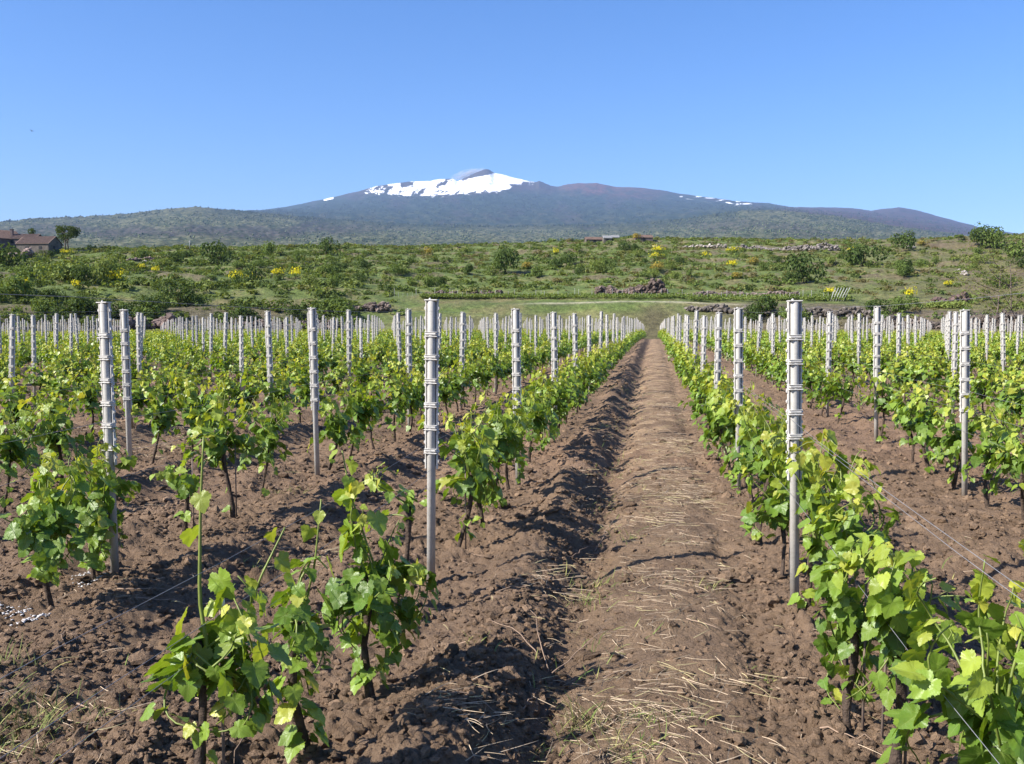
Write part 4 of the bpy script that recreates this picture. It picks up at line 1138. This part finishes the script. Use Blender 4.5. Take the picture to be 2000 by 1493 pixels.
def limb_tree(px, py, h_px, label, crown, name, trunks=1, spread=.9, leaf=.35, ncards=1500, base_h=.4, tone=DK, bare=False, seed=1, w_px=None, r_fix=None):
    rg = np.random.default_rng(seed)
    x, y, z, rr_ = hill_pt(px, py) if r_fix is None else (0, 0, 0, r_fix)
    if r_fix is not None:
        dx, dy, dz = ray(px, py); hh = math.hypot(dx, dy); x, y = float(dx / hh * r_fix), float(dy / hh * r_fix); z = float(far_z(np.array([x]), np.array([y]))[0]); rr_ = r_fix
    H = h_px * rr_ / F; Wd = (w_px or h_px * spread) * rr_ / F / 2
    root = empty(name, (x, y, z - .1)); P, N, S = [], [], []
    for t in range(trunks):
        tb = MB(); ox = (t - (trunks - 1) / 2) * .16 * H
        pts = np.array([(ox, 0, 0), (ox * .95 + rg.normal(0, .02 * H), rg.normal(0, .02 * H), base_h * H * .55), (ox * .8, rg.normal(0, .03 * H), base_h * H), (ox * .6, 0, .78 * H)])
        tb.add(*tube(pts, np.array([.032, .026, .022, .008]) * H * (.3 if bare else .9), 7))
        for q in range(10 if not bare else 16):
            f = rg.uniform(.35, .95); s0 = np.array([np.interp(f, [0, .35, .65, 1], pts[:, c]) for c in range(3)])
            an = rg.uniform(0, 6.3); e = s0 + np.array([math.cos(an) * Wd * rg.uniform(.35, .9), math.sin(an) * Wd * rg.uniform(.35, .9), H * rg.uniform(.08, .28)])
            e[2] = min(e[2], H * .93); mid = (s0 + e) / 2 + np.array([0, 0, -.03 * H])
            tb.add(*tube([s0, mid, e], np.array([.010, .007, .003]) * H * (.4 if bare else 1), 5))
            m = ncards // (10 * trunks if not bare else 16 * trunks)
            c0 = e if crown != 'column' else (s0 + e) / 2
            d = unit(rg.normal(0, 1, (m, 3))); rad_ = rg.uniform(.3, 1, (m, 1)) ** .5
            P.append(c0 + d * rad_ * np.array([.36 * Wd, .36 * Wd, .13 * H if crown == 'umbrella' else .16 * H]) * (1.25 if bare else 1)); N.append(unit(d + rg.normal(0, .5, (m, 3)))); S.append(leaf * rg.uniform(.6, 1.3, m))
        tb.build('trunk', M['wood'], root)
    P, N, S = np.concatenate(P), np.concatenate(N), np.concatenate(S)
    cb = MB(); cards(cb, P, N, S, tone[None] * rg.uniform(.7, 1.35, (len(P), 1)), rg); cb.build('crown', M['bush'], root, smooth=False)
    return tag(root, label, 'tree')
limb_tree(131, 494, 47, 'umbrella pine with two trunks standing beside the farmhouse', 'umbrella', 'umbrella_pine', 2, .8, .42, 2200, .60, DK * .75, seed=3, w_px=42)
limb_tree(68, 486, 40, 'dark round pine standing behind the farmhouse roof', 'round', 'pine_tree', 1, .8, .42, 2000, .25, DK * .9, seed=4, w_px=36, r_fix=318)
limb_tree(1960, 640, 160, 'sparse young tree with thin pale branches at the end of the vineyard', 'round', 'young_tree', 2, .9, .17, 3200, .30, np.array([.15, .16, .045]), True, seed=5, w_px=190, r_fix=139)
limb_tree(1872, 470, 16, 'small thin tree on the ridge left of the dark ridge bush', 'round', 'small_tree', 1, .9, .3, 400, .3, MG, seed=6, w_px=16)

# ------------------------------------------------------------------ dry stone walls, rocks
def stones(mb, pts, n, s0, s1, up_, rg, col):
    V0, F0 = icosphere(1); pts = np.asarray(pts, float)
    seg = np.linspace(0, 1, len(pts))
    for q in range(n):
        t = rg.random(); p = np.array([np.interp(t, seg, pts[:, c]) for c in range(3)])
        s = rg.uniform(s0, s1); fz = rg.random()
        W = V0 * (1 + .22 * rg.normal(0, 1, (len(V0), 1)).clip(-1.5, 1.5)) * s * np.array([rg.uniform(.8, 1.5), rg.uniform(.8, 1.3), rg.uniform(.6, 1.0)])
        W = np.sign(W) * np.abs(W) ** .85 * s ** .15
        off = np.array([rg.normal(0, s0), rg.normal(0, .5) * (1 - fz * .6), fz * up_ * (.25 + 1.1 * abs(float(noise(t * 6 + up_, .5, 31))) + .5 * float(sstep(.5, .8, t) * sstep(1.0, .85, t)))])
        mb.add(W + p + off, F0, np.array(col) * rg.uniform(.55, 1.5))
def stone_row(pxs, pys, n, s0, s1, up_, label, name, col=(.20, .165, .15), seed=1, cat='wall', r0=137):
    rg = np.random.default_rng(seed); mb = MB(); pts = []
    for a, b in zip(pxs, pys):
        x, y, z, _ = hill_pt(a, b, r0); pts.append((x, y, z))
    stones(mb, pts, n, s0, s1, up_, rg, col)
    return tag(mb.build(name, M['rock'], smooth=False), label, cat)
stone_row([1425, 1480, 1560, 1640], [489, 489, 490, 490], 714, 0.17, 0.41, 1.27, 'long grey dry stone wall along the top of the scrub hill', 'dry_stone_wall', (.19, .165, .15), 1)
stone_row([1335, 1370, 1420], [484, 483, 484], 102, 0.14, 0.48, 0.59, 'scattered pale boulders at the end of the long stone wall', 'boulder_row', (.32, .28, .24), 2, 'boulders')
stone_row([1165, 1200, 1250, 1305], [579, 577, 577, 578], 714, 0.17, 0.41, 1.61, 'heap of brown lava stones behind the terrace vineyard', 'stone_heap', (.135, .10, .082), 3, 'stone heap', 150)
stone_row([830, 900, 980], [577, 579, 579], 289, 0.14, 0.34, 0.77, 'low dark stone wall behind the posts of the upper terrace', 'dry_stone_wall', (.11, .08, .065), 4, 'wall', 150)
stone_row([1310, 1400, 1500, 1560], [578, 577, 578, 579], 408, 0.14, 0.31, 0.59, 'low stone edge running from the stone heap', 'dry_stone_wall', (.17, .13, .11), 5, 'wall', 150)
stone_row([1340, 1450, 1560, 1700], [607, 612, 617, 622], 884, 0.14, 0.37, 1.02, 'rough grey stone bank behind the posts right of the path', 'stone_bank', (.135, .115, .098), 6, 'stone bank')
stone_row([1700, 1800, 1900, 2010], [640, 640, 640, 638], 884, 0.14, 0.41, 1.36, 'brown stone bank at the end of the right vineyard rows', 'stone_bank', (.125, .102, .085), 7, 'stone bank')
stone_row([1815, 1850, 1890], [597, 595, 591], 340, 0.17, 0.41, 1.10, 'dark rocky ledge above the small vine patch', 'rock_ledge', (.11, .075, .065), 8, 'rock ledge')
stone_row([1868, 1880, 1888], [532, 536, 540], 119, 0.14, 0.31, 0.68, 'patch of pale stones on the bare part of the slope', 'stone_patch', (.33, .29, .27), 9, 'stones')
stone_row([640, 700, 760], [612, 606, 610], 442, 0.17, 0.37, 1.02, 'stony ledge on the bank behind the left rows', 'rock_ledge', (.15, .115, .095), 10, 'rock ledge')
stone_row([235, 280, 320, 345], [646, 640, 640, 648], 374, 0.21, 0.51, 1.36, 'brown rocks at the foot of the dark bank', 'rock_heap', (.15, .11, .095), 11, 'rocks')
stone_row([470, 560, 660], [638, 640, 642], 408, 0.17, 0.41, 0.85, 'rough stones at the foot of the bank left of the path', 'stone_bank', (.13, .10, .085), 12, 'stone bank')
stone_row([235, 270, 310], [512, 510, 509], 187, 0.14, 0.34, 0.68, 'dark stone ledge below the ridge left of the big dark bush', 'rock_ledge', (.17, .12, .11), 13, 'rock ledge')
for px, py, s, lab in [(1780, 486, .9, 'pale boulder on the ridge beside the dark bush'), (283, 514, .5, 'small white boulder on the slope below the ridge'), (1278, 486, .8, 'pale boulder above the yellow broom on the ridge')]:
    rg = np.random.default_rng(int(px)); V0, F0 = icosphere(2); x, y, z, _ = hill_pt(px, py); mb = MB()
    mb.add(V0 * (1 + .12 * rg.normal(0, 1, (len(V0), 1)).clip(-1.5, 1.5)) * s * np.array([1.3, 1, .8]) + np.array([x, y, z + s * .3]), F0, np.array([.30, .27, .24]))
    tag(mb.build('boulder', M['rock'], smooth=False), lab, 'boulder')

# terrace vineyard strip above the bank
tv = MB(); rg = np.random.default_rng(8)
for q in range(1000):
    px = rg.uniform(820, 1660); x, y, z, _ = hill_pt(px, rg.uniform(580.5, 585.5) if px < 1350 else rg.uniform(582, 590), 149)
    m = 12; P = np.array([x, y, z]) + rg.normal(0, 1, (m, 3)) * np.array([.35, .35, .1]) + np.array([0, 0, .45]) ; cards(tv, P, unit(rg.normal(0, 1, (m, 3))), rg.uniform(.2, .42, m), (LG if rg.random() < .6 else MG)[None] * rg.uniform(.8, 1.3, (m, 1)), rg)
for q in range(160):
    x, y, z, _ = hill_pt(rg.uniform(1812, 1885), rg.uniform(600, 604)); m = 12
    cards(tv, np.array([x, y, z + .5]) + rg.normal(0, 1, (m, 3)) * np.array([.35, .35, .2]), unit(rg.normal(0, 1, (m, 3))), rg.uniform(.2, .42, m), (LG * 1.2)[None] * rg.uniform(.8, 1.3, (m, 1)), rg)
tag(tv.build('terrace_vines', M['bush'], smooth=False), 'strip of small vines on the terrace above the bank', 'vineyard', kind='stuff')
for q in range(6):
    px = 1622 + q * 5; x, y, z, _ = hill_pt(px, 589, 149); mb = MB(); mb.add(*tube([(0, 0, -.1), (.35 + .03 * q, 0, 1.1), (.75 + .05 * q, .02, 2.1)], [.05, .05, .045], 6), col=np.array([.45, .44, .42]))
    o = mb.build('leaning_stake', M['post_far']); o.location = (x, y, z)
    tag(o, 'pale stake leaning to the right on the terrace behind the tall post', 'stake', 'leaning stakes on the terrace')

# ------------------------------------------------------------------ farmhouse
M['stone_wall'] = simple('farmhouse_stone', (.13, .108, .092), .95, .4, 1.2, bmp=.6, bscale=5)
M['plaster'] = simple('shaded_plaster', (.14, .105, .10), .9, .2, 1.0)  # plaster darkened, purple shade of the walls put into its colour
M['tiles'] = simple('roof_tiles', (.155, .105, .085), .9, .3, 2.5, bmp=.8, bscale=9)
M['hole'] = simple('dark_opening', (.02, .02, .022), .6, .2)
M['shed_white'] = simple('pale_roof', (.24, .24, .24), .6, .1)
def house(loc, rz, L, Wd, he, hp, label, roofm, wallm, chimney=None, openings=(), over=.25):
    """Ridge along local x (length L); gable ends at +-x; Wd deep; he eaves, hp ridge."""
    root = empty('farmhouse', loc, rz)
    hx, hy = L / 2, Wd / 2
    V = np.array([(-hx, -hy, -1), (hx, -hy, -1), (hx, hy, -1), (-hx, hy, -1), (-hx, -hy, he), (hx, -hy, he), (hx, hy, he), (-hx, hy, he), (-hx, 0, hp), (hx, 0, hp)])
    mb = MB(); mb.add(V, [np.array([[0, 1, 5, 4], [2, 3, 7, 6]]), np.array([[1, 2, 6, 9, 5], [3, 0, 4, 8, 7]])]); mb.build('wall', wallm, root, smooth=False)
    rb = MB(); sl = (hp - he) / hy; t = .14
    for s in (-1, 1):
        y1_ = s * (hy + over); z1_ = he - sl * over
        V = np.array([(-hx - over, 0, hp + .02), (hx + over, 0, hp + .02), (hx + over, y1_, z1_ + .02), (-hx - over, y1_, z1_ + .02)]); V2 = V + np.array([0, 0, t])
        rb.add(np.concatenate([V, V2]), [np.array([[0, 1, 2, 3], [7, 6, 5, 4], [0, 4, 5, 1], [1, 5, 6, 2], [2, 6, 7, 3], [3, 7, 4, 0]])])
    n = int(L / .35)
    for q in range(n):                                             # rows of curved tiles
        xx = -hx + (q + .5) * L / n
        for s in (-1, 1): rb.add(*tube([(xx, 0, hp + t + .03), (xx, s * (hy + over), he - sl * over + t + .03)], [.09, .09], 5))
    roof = rb.build('roof', roofm, root, smooth=False)
    if chimney:
        cb = MB(); cb.add(*box((chimney[0], chimney[1], hp + .1), (.8, .8, 2.6), .04)); cb.add(*box((chimney[0], chimney[1], hp + 1.45), (1.0, 1.0, .18), .03)); cb.build('chimney', wallm, roof, smooth=False)
    for nm, c, s in openings:
        ob = MB(); ob.add(*box(c, s)); ob.build(nm, M['hole'], root, smooth=False)
    return tag(root, label, 'house')
x, y, z, rr_ = hill_pt(78, 497); vd = math.atan2(-x, y)
house((x, y, z), vd + R(58) - math.pi / 2, 9.0, 6.6, 2.6, 4.6, 'small stone farmhouse with tiled roof and gable facing the vineyard', M['tiles'], M['stone_wall'], None, [('window', (4.5, -.6, 1.6), (.12, .8, 1.0)), ('door', (-1.5, -3.3, .9), (1.1, .12, 1.9)), ('window', (2.2, -3.3, 1.5), (.8, .12, .8))])
x2, y2, z2, _ = hill_pt(45, 494); x2, y2 = x2 * 1.035, y2 * 1.035
house((x2, y2, z2 + .3), vd + R(64) - math.pi / 2, 10.0, 6.0, 4.2, 5.6, 'farmhouse wing with chimney behind the small stone farmhouse', M['tiles'], M['plaster'], (-2.6, -1.0), [('window', (k_, -3.0, 3.3), (1.0, .12, .9)) for k_ in (-1.5, .8, 3.1)])
x3, y3, z3, _ = hill_pt(-4, 492); x3, y3 = x3 * 1.01, y3 * 1.01
house((x3, y3, z3 + .2), vd + R(122) - math.pi / 2, 11.0, 8.0, 3.6, 6.2, 'long farm building with shaded gable at the left edge', M['tiles'], M['plaster'], None, [('window', (5.5, 1.0, 1.6), (.12, 1.2, 1.3)), ('door', (5.5, -1.8, 1.0), (.12, 1.6, 2.2))])
stone_row([20, 40, 62], [505, 504, 502], 120, .25, .55, 1.5, 'rubble wall below the farmhouse', 'rubble_wall', (.30, .22, .19), 14)
for px, py, L, wm, rm, lab in [(1160, 472, 5.5, 'stone_wall', 'tiles', 'brown roofed hut on the ridge left of the pale roofs'), (1185, 469, 2.6, 'stone_wall', 'shed_white', 'first pale roofed hut on the ridge'), (1201, 467, 2.6, 'stone_wall', 'shed_white', 'second pale roofed hut on the ridge, beside the orange roof'), (1256, 468, 5.5, 'plaster', 'tiles', 'low brown roofed hut beside the orange shrub on the ridge')]:
    x, y, z, rr_ = hill_pt(px, py + 1)
    o = house((x, y, z - .6), math.atan2(-x, y) + R(12), L, 3.0, 1.1, 1.9, lab, M[rm], M[wm], None, [('door', (0, -1.5, .5), (.8, .1, .9))], .15); o.name = 'ridge_hut'
x, y, z, rr_ = hill_pt(371, 490); mb = MB(); mb.add(*tube([(0, 0, -.2), (0, 0, 2.9)], [.13, .1], 8)); o = mb.build('utility_pole', M['shed_white']); o.location = (x, y, z)
mb = MB(); mb.add(*box((0, 0, 2.5), (.9, .12, .12), .02)); mb.build('crossarm', M['shed_white'], o); tag(o, 'short pale pole standing on the ridge line', 'pole')

# a bird high over the left side
dx, dy, dz = ray(62, 256); bx_ = Vector((float(dx), float(dy), float(dz))).normalized() * 110
mb = MB(); V0, F0 = icosphere(2)
prof = V0 * np.array([.05, .17, .05]); prof[:, 0] *= 1 - .5 * np.clip(V0[:, 1], 0, 1); mb.add(prof, F0)
mb.add(np.array([(-.02, -.17, 0), (.02, -.17, 0), (.05, -.27, .0), (-.05, -.27, 0), (-.02, -.17, .012), (.02, -.17, .012), (.05, -.27, .008), (-.05, -.27, .008)]), [np.array([[0, 1, 2, 3], [7, 6, 5, 4], [0, 4, 5, 1], [1, 5, 6, 2], [2, 6, 7, 3], [3, 7, 4, 0]])])
for s in (-1, 1):
    w = np.array([(0.03 * s, .07, .02), (.16 * s, .10, .07), (.32 * s, .0, .05), (.15 * s, -.04, .06), (.03 * s, -.06, .02)]); w2 = w + np.array([0, 0, .012])
    mb.add(np.concatenate([w, w2]), [np.array([[0, 1, 2, 3, 4], [9, 8, 7, 6, 5]]), np.array([[k_, (k_ + 1) % 5, 5 + (k_ + 1) % 5, 5 + k_] for k_ in range(5)])])
o = mb.build('bird', M['hole']); o.location = (bx_.x, bx_.y, bx_.z + EYE); o.rotation_euler = (R(8), R(15), 1.0)
tag(o, 'tiny dark bird flying in the blue sky', 'bird')

# ------------------------------------------------------------------ haze and the summit's smoke
def box_mesh(x0, x1, y0, y1, z0, z1):
    mb = MB(); mb.add(*box(((x0 + x1) / 2, (y0 + y1) / 2, (z0 + z1) / 2), (x1 - x0, y1 - y0, z1 - z0))); return mb
zmin, zmax = float(min(Zm.min(), -3)), float(Zm.max())
m = bpy.data.materials.new('haze_air'); m.use_nodes = True; nt = m.node_tree; nt.nodes.clear()
pv_ = nt.nodes.new('ShaderNodeVolumePrincipled'); pv_.inputs['Color'].default_value = (.40, .59, 1.0, 1); pv_.inputs['Density'].default_value = 3.8e-5; pv_.inputs['Anisotropy'].default_value = 0.0
oo = nt.nodes.new('ShaderNodeOutputMaterial'); nt.links.new(pv_.outputs[0], oo.inputs['Volume'])
hz_ = box_mesh(-15500, 15500, -1700, 18500, zmin - 1.0, zmax + 60).build('haze', m, smooth=False)
tag(hz_, 'thin blue haze filling the air', kind='stuff')

sm = bpy.data.materials.new('smoke_cloud'); sm.use_nodes = True; nt = sm.node_tree; nt.nodes.clear()
pv2 = nt.nodes.new('ShaderNodeVolumePrincipled'); pv2.inputs['Color'].default_value = (.95, .96, 1, 1)
tc = nt.nodes.new('ShaderNodeTexCoord'); sph = nt.nodes.new('ShaderNodeVectorMath'); sph.operation = 'LENGTH'; nt.links.new(tc.outputs['Object'], sph.inputs[0])
fo = ramp(nt, sph.outputs['Value'], 1.0, .2); nz = noise_tex(nt, 2.2, 4, .6, tc.outputs['Object'])
nt.links.new(math_node(nt, 'MULTIPLY', math_node(nt, 'MULTIPLY', fo, ramp(nt, nz, .40, .70)), .042), pv2.inputs['Density'])
oo = nt.nodes.new('ShaderNodeOutputMaterial'); nt.links.new(pv2.outputs[0], oo.inputs['Volume'])
a_, e_ = az_el(914, 341); a_, e_ = float(a_), float(e_); rs_ = 14350.0
mb = MB(); V0, F0 = icosphere(3); mb.add(V0, F0); o = mb.build('smoke', sm)
o.location = (math.sin(a_) * rs_, math.cos(a_) * rs_, EYE + rs_ * e_); o.scale = (290, 120, 85); o.rotation_euler = (0, R(-14), YAW)
tag(o, 'thin white smoke drifting off the volcano summit', kind='stuff')
